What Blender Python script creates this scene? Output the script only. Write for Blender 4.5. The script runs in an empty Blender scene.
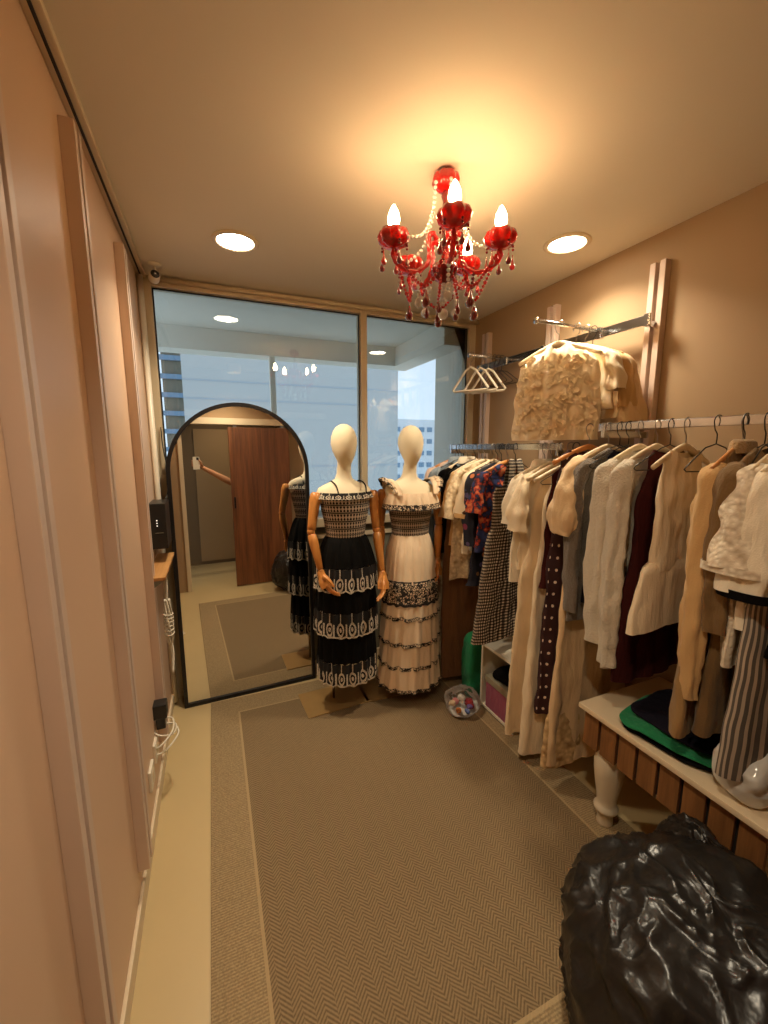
import bpy, bmesh, math, random
from mathutils import Vector, Matrix, noise
PI = math.pi
SC = bpy.context.scene
COL = SC.collection
R = math.radians

# ------------------------------------------------------------------ camera
cam_data = bpy.data.cameras.new('camera')
cam = bpy.data.objects.new('camera', cam_data)
COL.objects.link(cam)
cam_data.sensor_fit = 'VERTICAL'
cam_data.sensor_height = 24.0
cam_data.lens = 24.0 * 410.85 / 1024.0
cam_data.clip_start = 0.02
cam_data.clip_end = 300
cam.location = (0, 0, 1.6)
cam.rotation_euler = (R(90 - 8.855), 0, R(-22.614))
SC.camera = cam

# ------------------------------------------------------------------ world, exposure, large lights
def lin(c):
    return tuple((x / 12.92 if x <= 0.04045 else ((x + 0.055) / 1.055) ** 2.4) for x in c)
def rgb(r, g, b):
    return lin((r / 255, g / 255, b / 255))

SKY_STRENGTH = 1.9
DOWNLIGHT = 30.0
DOWN_W = 11.3
BULB = 88.0
WARM = (1.0, 0.70, 0.40)
w = bpy.data.worlds.new('overcast_sky')
SC.world = w
w.use_nodes = True
nt = w.node_tree
bg = nt.nodes['Background']
tc = nt.nodes.new('ShaderNodeTexCoord')
sp = nt.nodes.new('ShaderNodeSeparateXYZ')
cr = nt.nodes.new('ShaderNodeValToRGB')
cr.color_ramp.elements[0].position = 0.0
cr.color_ramp.elements[0].color = (*rgb(214, 224, 232), 1)
cr.color_ramp.elements[1].position = 0.6
cr.color_ramp.elements[1].color = (*rgb(200, 214, 226), 1)
nt.links.new(tc.outputs['Generated'], sp.inputs[0])
nt.links.new(sp.outputs['Z'], cr.inputs[0])
nt.links.new(cr.outputs[0], bg.inputs[0])
bg.inputs[1].default_value = SKY_STRENGTH

SC.view_settings.view_transform = 'Standard'
SC.view_settings.look = 'None'
SC.view_settings.gamma = 1
SC.view_settings.use_curve_mapping = False
SC.view_settings.exposure = 0.0
SC.cycles.use_denoising = True
SC.cycles.max_bounces = 10
SC.cycles.transparent_max_bounces = 24
SC.cycles.caustics_reflective = False
SC.cycles.caustics_refractive = False
SC.cycles.sample_clamp_indirect = 6

# ------------------------------------------------------------------ material helpers
class NT:
    def __init__(s, name):
        s.m = bpy.data.materials.new(name)
        s.m.use_nodes = True
        s.t = s.m.node_tree
        s.b = s.t.nodes['Principled BSDF']
        s.out = s.t.nodes['Material Output']
    def n(s, typ, **kw):
        x = s.t.nodes.new(typ)
        for k, v in kw.items():
            setattr(x, k, v)
        return x
    def l(s, a, b):
        s.t.links.new(a, b)
    def val(s, sock, v):
        if isinstance(v, (int, float)):
            sock.default_value = v
        else:
            s.l(v, sock)
    def math(s, op, a, b=None, c=None):
        x = s.n('ShaderNodeMath', operation=op)
        s.val(x.inputs[0], a)
        if b is not None:
            s.val(x.inputs[1], b)
        if c is not None:
            s.val(x.inputs[2], c)
        return x.outputs[0]
    def mix(s, f, a, b):
        x = s.n('ShaderNodeMix', data_type='RGBA')
        s.val(x.inputs['Factor'], f)
        for k, v in ((6, a), (7, b)):
            if isinstance(v, tuple):
                x.inputs[k].default_value = (*v[:3], 1)
            else:
                s.l(v, x.inputs[k])
        return x.outputs[2]
    def coord(s, which='Object', scale=(1, 1, 1), rot=(0, 0, 0)):
        t = s.n('ShaderNodeTexCoord')
        mp = s.n('ShaderNodeMapping')
        mp.inputs['Scale'].default_value = scale
        mp.inputs['Rotation'].default_value = rot
        s.l(t.outputs[which], mp.inputs[0])
        return mp.outputs[0]
    def xyz(s, vec):
        x = s.n('ShaderNodeSeparateXYZ')
        s.l(vec, x.inputs[0])
        return x.outputs
    def noise(s, vec, scale, detail=3, rough=0.55):
        x = s.n('ShaderNodeTexNoise')
        s.l(vec, x.inputs['Vector'])
        x.inputs['Scale'].default_value = scale
        x.inputs['Detail'].default_value = detail
        x.inputs['Roughness'].default_value = rough
        return x.outputs[0]
    def voro(s, vec, scale, feature='F1', out='Distance'):
        x = s.n('ShaderNodeTexVoronoi', feature=feature)
        s.l(vec, x.inputs['Vector'])
        x.inputs['Scale'].default_value = scale
        return x.outputs[out]
    def ramp(s, f, stops):
        x = s.n('ShaderNodeValToRGB')
        while len(x.color_ramp.elements) < len(stops):
            x.color_ramp.elements.new(0.5)
        for e, (p, c) in zip(x.color_ramp.elements, stops):
            e.position = p
            e.color = (*c[:3], 1)
        s.l(f, x.inputs[0])
        return x.outputs[0]
    def bump(s, h, strength=0.3, dist=0.01):
        x = s.n('ShaderNodeBump')
        x.inputs['Strength'].default_value = strength
        x.inputs['Distance'].default_value = dist
        s.l(h, x.inputs['Height'])
        s.l(x.outputs[0], s.b.inputs['Normal'])
    def color(s, c):
        if isinstance(c, tuple):
            s.b.inputs['Base Color'].default_value = (*c[:3], 1)
        else:
            s.l(c, s.b.inputs['Base Color'])
    def set(s, **kw):
        for k, v in kw.items():
            s.b.inputs[k.replace('_', ' ')].default_value = v

def plain(name, c, rough=0.5, metal=0.0, var=0.08, scale=6, bump=0.0, bscale=120):
    s = NT(name)
    v = s.coord()
    f = s.noise(v, scale, 4)
    s.color(s.mix(f, tuple(x * (1 - var) for x in c), tuple(min(1, x * (1 + var)) for x in c)))
    s.set(Roughness=rough, Metallic=metal)
    if bump:
        s.bump(s.noise(v, bscale, 3), bump, 0.004)
    return s.m

def cloth(name, c, rough=0.9, bscale=260, bump=0.25, var=0.10, vscale=9, creased=True):
    s = NT(name)
    v = s.coord()
    f = s.noise(v, vscale, 4)
    s.color(s.mix(f, tuple(x * (1 - var) for x in c), tuple(min(1, x * (1 + var)) for x in c)))
    s.set(Roughness=rough)
    s.b.inputs['Sheen Weight'].default_value = 0.12 if max(c) > 0.1 else 0.0
    s.b.inputs['Specular IOR Level'].default_value = 0.3 if max(c) > 0.1 else 0.08
    crease = s.noise(s.coord(scale=(1, 1, .22)), 26, 3, .5)
    h = s.math('MULTIPLY_ADD', s.noise(v, bscale, 2), 0.10 * bump / 0.25, crease)
    s.bump(h, 0.55 if creased else 0.05, 0.022)
    return s.m

M = {}
# setting
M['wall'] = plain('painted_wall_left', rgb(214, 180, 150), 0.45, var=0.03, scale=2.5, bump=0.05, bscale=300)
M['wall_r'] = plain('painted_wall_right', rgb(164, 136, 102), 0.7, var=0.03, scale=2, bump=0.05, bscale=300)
M['ceiling'] = plain('ceiling_paint', rgb(226, 216, 198), 0.9, var=0.02, scale=2)
M['tile'] = plain('cream_floor', rgb(194, 170, 124), 0.35, var=0.06, scale=3)
M['alu'] = plain('champagne_aluminium', rgb(206, 188, 156), 0.45, 0.1, var=0.03)
M['strip'] = plain('slotted_steel_paint', rgb(214, 190, 172), 0.45, 0.1, var=0.04)
M['dark'] = plain('dark_recess', rgb(40, 32, 26), 0.8)
M['trim'] = plain('white_trim', rgb(215, 196, 165), 0.5, var=0.03)
M['greypanel'] = plain('grey_panel', rgb(120, 116, 100), 0.6, var=0.04)
M['chrome'] = plain('chrome', (0.62, 0.64, 0.66), 0.16, 1.0, var=0.05, scale=30)
M['hookmetal'] = plain('hook_metal', (0.35, 0.31, 0.27), 0.28, 1.0)
M['blackmetal'] = plain('black_metal', (0.012, 0.010, 0.010), 0.4, 0.3)
M['wire'] = plain('black_wire', (0.03, 0.025, 0.02), 0.35, 0.6)
M['whiteplastic'] = plain('white_plastic', rgb(225, 215, 195), 0.35)
M['blackplastic'] = plain('black_plastic', (0.012, 0.012, 0.012), 0.35)
M['concrete'] = plain('balcony_concrete', rgb(232, 228, 216), 0.9, var=0.06)
M['neighbour'] = plain('neighbour_render', rgb(188, 189, 186), 0.9, var=0.02, scale=0.5)
M['farbuild'] = plain('far_building', rgb(225, 230, 235), 0.9, var=0.02)
M['joint'] = plain('render_joint', rgb(172, 186, 200), 0.8)
M['farwin'] = plain('far_windows', rgb(120, 150, 175), 0.4)
M['hallwall'] = plain('hall_wall', rgb(128, 102, 70), 0.8, var=0.04)
M['halldoor'] = plain('hall_door', rgb(172, 138, 94), 0.6, var=0.04)
M['skin'] = plain('skin', rgb(205, 150, 112), 0.5, var=0.05, scale=20)
M['shirt'] = cloth('shirt_fabric', rgb(60, 60, 66))
M['trousers'] = cloth('trouser_fabric', rgb(40, 42, 52))
M['hair'] = plain('hair', (0.015, 0.01, 0.008), 0.5)

def wood(name, c1, c2, scale=(1, 1, 1), rough=0.45, axis='Z', f=14):
    s = NT(name)
    sc_ = {'Z': (f, f, f * 0.06), 'X': (f * 0.06, f, f), 'Y': (f, f * 0.06, f)}[axis]
    v = s.coord(scale=sc_)
    n1 = s.noise(v, 1.6, 5, 0.6)
    n2 = s.noise(v, 7, 3, 0.6)
    fac = s.math('MULTIPLY_ADD', n2, 0.35, s.math('MULTIPLY', n1, 0.75))
    s.color(s.ramp(fac, [(0.32, c1), (0.72, c2)]))
    s.set(Roughness=rough)
    s.bump(fac, 0.08, 0.003)
    return s.m
M['doorwood'] = wood('walnut_door', rgb(66, 36, 18), rgb(140, 86, 50), rough=0.45, f=9)
M['slat'] = wood('apron_wood', rgb(104, 66, 34), rgb(150, 102, 58), rough=0.5, f=20)
M['armwood'] = wood('beech_arm', rgb(176, 108, 48), rgb(214, 146, 74), rough=0.35, f=16)
M['hangwood'] = wood('hanger_wood', rgb(190, 120, 60), rgb(215, 150, 85), rough=0.4, f=30, axis='X')
M['palewood'] = wood('pale_hanger_wood', rgb(222, 198, 160), rgb(240, 220, 186), rough=0.4, f=30, axis='X')
M['shelfwood'] = wood('shelf_wood', rgb(150, 104, 58), rgb(190, 140, 84), rough=0.5, f=14, axis='Y')
M['benchtop'] = plain('bench_paint', rgb(228, 206, 172), 0.35, var=0.04, scale=12)
M['whiteleg'] = plain('turned_leg_paint', rgb(222, 206, 178), 0.4, var=0.04, scale=14)
M['basemetal'] = plain('bronze_plate', rgb(176, 140, 88), 0.35, 0.3, var=0.15, scale=8)
M['polemetal'] = plain('pole_metal', rgb(150, 130, 100), 0.35, 0.9)
M['bodycloth'] = cloth('mannequin_canvas', rgb(236, 222, 190), bscale=500, bump=0.12, var=0.03, creased=False)

def emis(name, c, strength):
    s = NT(name)
    s.color((0.8, 0.8, 0.8))
    s.b.inputs['Emission Color'].default_value = (*c, 1)
    s.b.inputs['Emission Strength'].default_value = strength
    return s.m
M['down'] = emis('downlight_diffuser', (1.0, 0.84, 0.62), DOWNLIGHT)
M['bulb'] = emis('candle_bulb', (1.0, 0.66, 0.32), BULB)
M['led'] = emis('device_display', (1.0, 0.9, 0.75), 1.2)

def glassy():
    s = NT('window_glass')
    tr = s.n('ShaderNodeBsdfTransparent')
    tr.inputs[0].default_value = (0.80, 0.86, 0.90, 1)
    gl = s.n('ShaderNodeBsdfGlossy')
    gl.inputs['Roughness'].default_value = 0.0
    fr = s.n('ShaderNodeFresnel')
    fr.inputs['IOR'].default_value = 1.75
    mx = s.n('ShaderNodeMixShader')
    s.l(fr.outputs[0], mx.inputs[0])
    s.l(tr.outputs[0], mx.inputs[1])
    s.l(gl.outputs[0], mx.inputs[2])
    s.l(mx.outputs[0], s.out.inputs[0])
    return s.m
M['glass'] = glassy()
s = NT('mirror_silver')
s.color((0.80, 0.79, 0.76))
s.set(Metallic=1.0, Roughness=0.0)
M['mirror'] = s.m

def clearfilm(name, tint, fac):
    s = NT(name)
    tr = s.n('ShaderNodeBsdfTransparent')
    tr.inputs[0].default_value = (*tint, 1)
    mx = s.n('ShaderNodeMixShader')
    fr = s.n('ShaderNodeFresnel')
    fr.inputs['IOR'].default_value = 1.5
    f = s.math('ADD', fr.outputs[0], fac)
    s.val(mx.inputs[0], f)
    s.l(tr.outputs[0], mx.inputs[1])
    s.set(Roughness=0.15)
    s.color((0.8, 0.78, 0.72))
    s.l(s.b.outputs[0], mx.inputs[2])
    s.l(mx.outputs[0], s.out.inputs[0])
    v = s.coord()
    s.bump(s.noise(v, 22, 2), 0.25, 0.015)
    return s.m
M['film'] = clearfilm('clear_plastic_film', (0.98, 0.97, 0.96), 0.0)
M['milkfilm'] = clearfilm('milky_plastic_film', (0.97, 0.95, 0.92), 0.78)

def rugmat():
    s = NT('rug_weave')
    v = s.coord()
    x, y, z = s.xyz(v)
    P = 0.030
    col = s.math('FLOOR', s.math('DIVIDE', x, P))
    par = s.math('MODULO', s.math('ABSOLUTE', col), 2.0)
    sgn = s.math('MULTIPLY_ADD', par, 2.0, -1.0)
    t = s.math('MULTIPLY_ADD', sgn, x, y)
    st = s.math('SINE', s.math('MULTIPLY', t, 2 * PI / 0.0135))
    f = s.math('MULTIPLY_ADD', st, 0.5, 0.5)
    nz = s.noise(v, 180, 2)
    f2 = s.math('MULTIPLY_ADD', nz, 0.5, s.math('MULTIPLY', f, 0.6))
    inner = s.ramp(f2, [(0.25, rgb(104, 84, 58)), (0.85, rgb(146, 122, 88))])
    bw = s.math('SINE', s.math('MULTIPLY', y, 2 * PI / 0.009))
    f3 = s.math('MULTIPLY_ADD', bw, 0.15, s.noise(v, 170, 3))
    border = s.ramp(f3, [(0.3, rgb(132, 110, 78)), (0.75, rgb(168, 144, 106))])
    X0, X1, Y0, Y1 = 0.065, 1.39, 0.70, 2.455
    dx = s.math('SUBTRACT', s.math('ABSOLUTE', s.math('SUBTRACT', x, (X0 + X1) / 2)), (X1 - X0) / 2)
    dy = s.math('SUBTRACT', s.math('ABSOLUTE', s.math('SUBTRACT', y, (Y0 + Y1) / 2)), (Y1 - Y0) / 2)
    d = s.math('MAXIMUM', dx, dy)
    isin = s.math('LESS_THAN', d, 0.0)
    line = s.math('LESS_THAN', s.math('ABSOLUTE', d), 0.0055)
    c = s.mix(isin, border, inner)
    c = s.mix(line, c, rgb(170, 145, 106))
    s.color(c)
    s.set(Roughness=0.95)
    s.bump(f2, 0.5, 0.004)
    return s.m
M['rug'] = rugmat()

def glassred(name, c, trans=0.55, rough=0.12):
    s = NT(name)
    s.color(c)
    s.set(Roughness=rough, IOR=1.5)
    s.b.inputs['Transmission Weight'].default_value = trans
    s.b.inputs['Coat Weight'].default_value = 0.6
    return s.m
M['redglass'] = glassred('red_glass', (0.85, 0.012, 0.008), 0.55)
M['darkred'] = glassred('dark_red_crystal', (0.22, 0.003, 0.005), 0.3, 0.06)
M['crystal'] = glassred('clear_crystal', (0.97, 0.94, 0.90), 0.25, 0.08)

def uvs(s):
    t = s.n('ShaderNodeTexCoord')
    return s.xyz(t.outputs['UV'])

def lace_on(name, ground, thread, N):
    """embroidered hem band: medallion rings, stalks above, scalloped edge; u runs round, v runs down"""
    s = NT(name)
    u, v, _ = uvs(s)
    a = s.math('SUBTRACT', s.math('FRACT', s.math('MULTIPLY', u, N)), 0.5)
    b = s.math('MULTIPLY', s.math('SUBTRACT', v, 0.66), 1.1)
    r = s.math('SQRT', s.math('ADD', s.math('MULTIPLY', a, a), s.math('MULTIPLY', b, b)))
    ring = s.math('LESS_THAN', s.math('ABSOLUTE', s.math('SUBTRACT', r, 0.25)), 0.055)
    dot = s.math('LESS_THAN', r, 0.10)
    stalk = s.math('MULTIPLY', s.math('LESS_THAN', s.math('ABSOLUTE', a), 0.04), s.math('LESS_THAN', v, 0.40))
    a2 = s.math('ABSOLUTE', s.math('SUBTRACT', s.math('ABSOLUTE', a), 0.5))
    side = s.math('MULTIPLY', s.math('LESS_THAN', a2, 0.06), s.math('GREATER_THAN', v, 0.42))
    edge = s.math('GREATER_THAN', v, 0.93)
    bud = s.math('LESS_THAN', s.math('ADD', s.math('ABSOLUTE', a), s.math('MULTIPLY', s.math('ABSOLUTE', s.math('SUBTRACT', v, 0.27)), 0.8)), 0.13)
    f = ring
    for q in (dot, stalk, side, edge):
        f = s.math('MAXIMUM', f, q)
    nz = s.math('GREATER_THAN', s.noise(s.coord(), 320, 1), 0.40)
    f = s.math('MULTIPLY', f, nz)
    s.color(s.mix(f, ground, thread))
    s.set(Roughness=0.9)
    s.bump(f, 0.6, 0.003)
    return s.m
M['blackfab'] = cloth('black_voile', (0.006, 0.0055, 0.005), var=0.2)
M['creamfab'] = cloth('cream_cotton', rgb(240, 214, 180), var=0.05, vscale=14)
M['blacklace'] = lace_on('black_band_white_embroidery', (0.010, 0.009, 0.009), rgb(222, 208, 186), 17)

def smock(name, N, Mr):
    s = NT(name)
    u, v, _ = uvs(s)
    a = s.math('ABSOLUTE', s.math('SUBTRACT', s.math('FRACT', s.math('MULTIPLY', u, N)), 0.5))
    vv = s.math('FRACT', s.math('MULTIPLY', v, Mr))
    b = s.math('ABSOLUTE', s.math('SUBTRACT', vv, 0.5))
    v2 = s.math('ABSOLUTE', s.math('SUBTRACT', s.math('FRACT', s.math('MULTIPLY', v, Mr * 2)), 0.5))
    f = s.math('GREATER_THAN', s.math('ADD', a, s.math('MULTIPLY', v2, 0.8)), 0.40)
    f = s.math('MULTIPLY', f, s.math('LESS_THAN', b, 0.36))
    line = s.math('LESS_THAN', s.math('ABSOLUTE', s.math('SUBTRACT', b, 0.40)), 0.03)
    f = s.math('MAXIMUM', f, s.math('MULTIPLY', line, 0.7))
    s.color(s.mix(f, (0.014, 0.012, 0.011), rgb(190, 170, 146)))
    s.set(Roughness=0.9)
    s.bump(s.math('ADD', f, b), 0.5, 0.004)
    return s.m
M['smock'] = smock('smocked_bodice', 46, 7)
M['smock2'] = smock('smocked_bodice_banded', 60, 5)

def darklace(name, N):
    s = NT(name)
    v = s.coord()
    d = s.voro(v, 70, 'DISTANCE_TO_EDGE')
    f = s.math('LESS_THAN', d, 0.11)
    u, vv, _ = uvs(s)
    e = s.math('MAXIMUM', s.math('LESS_THAN', vv, 0.08), s.math('GREATER_THAN', vv, 0.9))
    n2 = s.math('GREATER_THAN', s.noise(v, 40, 2), 0.54)
    f = s.math('MAXIMUM', f, s.math('MAXIMUM', e, n2))
    s.color(s.mix(f, rgb(226, 200, 168), (0.022, 0.018, 0.016)))
    s.set(Roughness=0.9)
    s.bump(f, 0.5, 0.003)
    return s.m
M['darklace'] = darklace('dark_lace', 20)

def gingham():
    s = NT('black_white_gingham')
    u, v, _ = uvs(s)
    a = s.math('GREATER_THAN', s.math('FRACT', s.math('MULTIPLY', u, 52)), 0.45)
    ox, oy, oz = s.xyz(s.coord())
    b = s.math('GREATER_THAN', s.math('FRACT', s.math('DIVIDE', oz, 0.0175)), 0.45)
    f = s.math('MULTIPLY', s.math('ADD', a, b), 0.5)
    s.color(s.ramp(f, [(0.0, rgb(226, 208, 180)), (0.5, rgb(96, 82, 72)), (1.0, (0.012, 0.010, 0.010))]))
    s.set(Roughness=0.9)
    s.bump(s.noise(s.coord(), 150, 2), 0.3, 0.003)
    return s.m
M['gingham'] = gingham()

def floral():
    s = NT('dark_floral')
    v = s.coord()
    d = s.voro(v, 20, 'F1', 'Distance')
    c = s.voro(v, 20, 'F1', 'Color')
    x, y, z = s.xyz(c)
    sel = s.math('LESS_THAN', d, s.math('MULTIPLY_ADD', y, 0.30, 0.12))
    fl = s.ramp(x, [(0.0, rgb(150, 30, 30)), (0.4, rgb(40, 60, 110)), (0.7, rgb(190, 110, 60)), (1.0, rgb(60, 90, 60))])
    s.color(s.mix(sel, rgb(20, 20, 36), fl))
    s.set(Roughness=0.8)
    return s.m
M['floral'] = floral()

def redblue():
    s = NT('red_blue_print')
    v = s.coord()
    d = s.noise(v, 26, 2)
    s.color(s.ramp(d, [(0.38, rgb(40, 50, 100)), (0.48, rgb(30, 28, 40)), (0.56, rgb(176, 50, 34)), (0.66, rgb(205, 120, 70))]))
    s.set(Roughness=0.8)
    return s.m
M['redblue'] = redblue()

def dotted():
    s = NT('maroon_dotted')
    u, v, _ = uvs(s)
    a = s.math('SUBTRACT', s.math('FRACT', s.math('MULTIPLY', u, 16)), 0.5)
    b = s.math('SUBTRACT', s.math('FRACT', s.math('MULTIPLY', v, 22)), 0.5)
    r = s.math('SQRT', s.math('ADD', s.math('MULTIPLY', a, a), s.math('MULTIPLY', s.math('MULTIPLY', b, b), 1.3)))
    f = s.math('LESS_THAN', r, 0.14)
    s.color(s.mix(f, rgb(52, 20, 22), rgb(226, 206, 190)))
    s.set(Roughness=0.8)
    return s.m
M['dotted'] = dotted()

def stripes(name, c1, c2, N, w_=0.5):
    s = NT(name)
    u, v, _ = uvs(s)
    f = s.math('GREATER_THAN', s.math('FRACT', s.math('MULTIPLY', u, N)), w_)
    s.color(s.mix(f, c1, c2))
    s.set(Roughness=0.9)
    s.bump(s.noise(s.coord(), 200, 2), 0.2, 0.003)
    return s.m
M['stripe'] = stripes('grey_stripe', rgb(96, 88, 80), rgb(186, 170, 150), 30, 0.55)

def lacey(name, c, c2, scale=60, bump=0.8):
    s = NT(name)
    v = s.coord()
    d = s.voro(v, scale, 'SMOOTH_F1')
    n = s.noise(v, scale * 0.5, 3)
    f = s.math('MULTIPLY', d, n)
    s.color(s.ramp(f, [(0.05, c), (0.45, c2)]))
    s.set(Roughness=0.85)
    s.bump(f, bump, 0.012)
    return s.m
M['lace_cream'] = lacey('cream_lace', rgb(244, 226, 190), rgb(190, 160, 120), 55)
M['lace_white'] = lacey('white_lace', rgb(240, 228, 205), rgb(196, 174, 144), 70)
M['applique'] = lacey('organza_applique', rgb(252, 240, 216), rgb(240, 216, 176), 26, 0.6)
M['tanlace'] = lacey('tan_lace', rgb(226, 192, 140), rgb(150, 110, 66), 45)

def fluffy(name, c):
    s = NT(name)
    v = s.coord()
    n = s.noise(v, 130, 4, 0.7)
    s.color(s.mix(n, tuple(x * 0.82 for x in c), tuple(min(1, x * 1.1) for x in c)))
    s.set(Roughness=1.0)
    s.b.inputs['Sheen Weight'].default_value = 0.4
    s.bump(n, 1.0, 0.012)
    return s.m
M['fluffy'] = fluffy('fluffy_knit', rgb(238, 224, 198))
M['greyknit'] = fluffy('taupe_knit', rgb(120, 106, 90))
M['fur'] = fluffy('tan_fur', rgb(200, 160, 104))
for k, c in dict(white=(236, 222, 196), ivory=(240, 220, 186), cream=(232, 206, 166), beige=(222, 190, 146), tan=(206, 166, 112),
                 khaki=(156, 122, 76), darkkhaki=(122, 94, 58), brown=(122, 82, 48), maroon=(66, 28, 26), navy=(26, 24, 34), black=(16, 14, 14),
                 rose=(226, 196, 176), green=(26, 120, 74), bluegrey=(150, 162, 172), grey=(150, 140, 128)).items():
    M[k] = cloth(k + '_fabric', rgb(*c), var=0.07)

def bagmat():
    s = NT('black_bin_liner')
    v = s.coord()
    n = s.noise(s.coord(scale=(1, 1, .45)), 9, 4, 0.55)
    s.color((0.012, 0.0105, 0.0095))
    s.set(Roughness=0.30)
    s.bump(n, 0.35, 0.02)
    return s.m
M['bag'] = bagmat()

# ------------------------------------------------------------------ mesh helpers
def link(name, me, parent=None, mat=None, loc=None, rot=None):
    o = bpy.data.objects.new(name, me)
    COL.objects.link(o)
    if parent is not None:
        o.parent = parent
    if mat is not None:
        me.materials.append(M[mat] if isinstance(mat, str) else mat)
    if loc is not None:
        o.location = loc
    if rot is not None:
        o.rotation_euler = rot
    return o

class MB:
    """collects shapes into one mesh"""
    def __init__(s):
        s.v, s.f, s.uv, s.sm = [], [], [], []
    def add(s, verts, faces, smooth=True, uv=None):
        o = len(s.v)
        s.v += [tuple(p) for p in verts]
        for i, f in enumerate(faces):
            s.f.append(tuple(o + k for k in f))
            s.uv.append(uv[i] if uv else None)
            s.sm.append(smooth)
        return s
    def box(s, x0, x1, y0, y1, z0, z1, b=0.0, mtx=None):
        bm = bmesh.new()
        bmesh.ops.create_cube(bm, size=1)
        for v in bm.verts:
            v.co = Vector(((x0 + x1) / 2 + v.co.x * (x1 - x0), (y0 + y1) / 2 + v.co.y * (y1 - y0), (z0 + z1) / 2 + v.co.z * (z1 - z0)))
        if b > 0:
            b = min(b, 0.45 * min(x1 - x0, y1 - y0, z1 - z0))
            bmesh.ops.bevel(bm, geom=bm.edges[:], offset=b, segments=2, affect='EDGES', profile=0.7)
        if mtx is not None:
            bm.transform(mtx)
        bm.verts.index_update()
        s.add([v.co for v in bm.verts], [[v.index for v in f.verts] for f in bm.faces], smooth=False)
        bm.free()
        return s
    def loft(s, rings, cap0=False, cap1=False, closed=True, smooth=True):
        n = len(rings[0]); m = len(rings)
        vs = [p for r in rings for p in r]
        fs, uv = [], []
        k = n if closed else n - 1
        dn = n if closed else n - 1
        for j in range(m - 1):
            for i in range(k):
                i2 = (i + 1) % n
                fs.append((j * n + i, j * n + i2, (j + 1) * n + i2, (j + 1) * n + i))
                u0, u1, v0, v1 = i / dn, (i + 1) / dn, j / (m - 1), (j + 1) / (m - 1)
                uv.append(((u0, v0), (u1, v0), (u1, v1), (u0, v1)))
        if cap0:
            fs.append(tuple(range(n))[::-1]); uv.append(tuple((0.5, 0.0) for _ in range(n)))
        if cap1:
            fs.append(tuple((m - 1) * n + i for i in range(n))); uv.append(tuple((0.5, 1.0) for _ in range(n)))
        return s.add(vs, fs, smooth, uv)
    def tube(s, pts, r, n=8, cap=True, closed_path=False):
        pts = [Vector(p) for p in pts]
        rs = r if isinstance(r, (list, tuple)) else [r] * len(pts)
        rings = []
        prev = None
        N = len(pts)
        for i, p in enumerate(pts):
            if closed_path:
                t = (pts[(i + 1) % N] - pts[i - 1])
            else:
                t = pts[min(i + 1, N - 1)] - pts[max(i - 1, 0)]
            if t.length < 1e-9:
                t = Vector((0, 0, 1))
            t.normalize()
            if prev is None:
                a = Vector((0, 0, 1)) if abs(t.z) < 0.9 else Vector((1, 0, 0))
                nx = t.cross(a).normalized()
            else:
                nx = (prev - t * prev.dot(t))
                if nx.length < 1e-6:
                    nx = t.cross(Vector((0.3, 0.5, 0.8)))
                nx.normalize()
            prev = nx
            ny = t.cross(nx)
            rr = rs[i]
            rx, ry = rr if isinstance(rr, (tuple, list)) else (rr, rr)
            rings.append([p + nx * (rx * math.cos(2 * PI * k / n)) + ny * (ry * math.sin(2 * PI * k / n)) for k in range(n)])
        if closed_path:
            rings.append(rings[0])
            cap = False
        return s.loft(rings, cap, cap)
    def lathe(s, prof, n=20, c=(0, 0, 0), axis='Z', cap=True):
        rings = []
        for r, z in prof:
            ring = []
            for k in range(n):
                a = 2 * PI * k / n
                if axis == 'Z':
                    ring.append((c[0] + r * math.cos(a), c[1] + r * math.sin(a), c[2] + z))
                elif axis == 'X':
                    ring.append((c[0] + z, c[1] + r * math.cos(a), c[2] + r * math.sin(a)))
                else:
                    ring.append((c[0] + r * math.cos(a), c[1] + z, c[2] + r * math.sin(a)))
            rings.append(ring)
        return s.loft(rings, cap and prof[0][0] > 1e-5, cap and prof[-1][0] > 1e-5)
    def ball(s, c, r, n=10, sz=1.0):
        prof = [(r * math.sin(PI * k / n) + 1e-6, -r * sz * math.cos(PI * k / n)) for k in range(n + 1)]
        return s.lathe(prof, n + 4, c)
    def mesh(s, name):
        me = bpy.data.meshes.new(name)
        me.from_pydata(s.v, [], s.f)
        if any(u is not None for u in s.uv):
            lay = me.uv_layers.new(name='UVMap')
            for p in me.polygons:
                u = s.uv[p.index]
                if u:
                    for li, c in zip(p.loop_indices, u):
                        lay.data[li].uv = c
        me.polygons.foreach_set('use_smooth', s.sm)
        me.update()
        return me
    def obj(s, name, mat, parent=None, loc=None, rot=None):
        return link(name, s.mesh(name), parent, mat, loc, rot)

def tag(o, label=None, cat=None, group=None, kind=None):
    if label: o['label'] = label
    if cat: o['category'] = cat
    if group: o['group'] = group
    if kind: o['kind'] = kind
    return o
def thing(name, label, cat, loc=(0, 0, 0), rz=0.0, group=None):
    o = bpy.data.objects.new(name, None)
    COL.objects.link(o)
    o.empty_display_size = 0.05
    o.location = loc
    o.rotation_euler = (0, 0, rz)
    return tag(o, label, cat, group)
def struct(name, mb, mat, parent=None):
    o = mb.obj(name, mat, parent)
    if parent is None:
        o['kind'] = 'structure'
    return o
def baked(o, name, mat, parent=None, loc=None, rot=None):
    """evaluate the modifiers of a scratch object into a clean mesh"""
    dg = bpy.context.evaluated_depsgraph_get()
    me = bpy.data.meshes.new_from_object(o.evaluated_get(dg))
    bpy.data.objects.remove(o)
    me.name = name
    me.materials.clear()
    for p in me.polygons:
        p.use_smooth = True
    return link(name, me, parent, mat, loc, rot)
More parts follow.
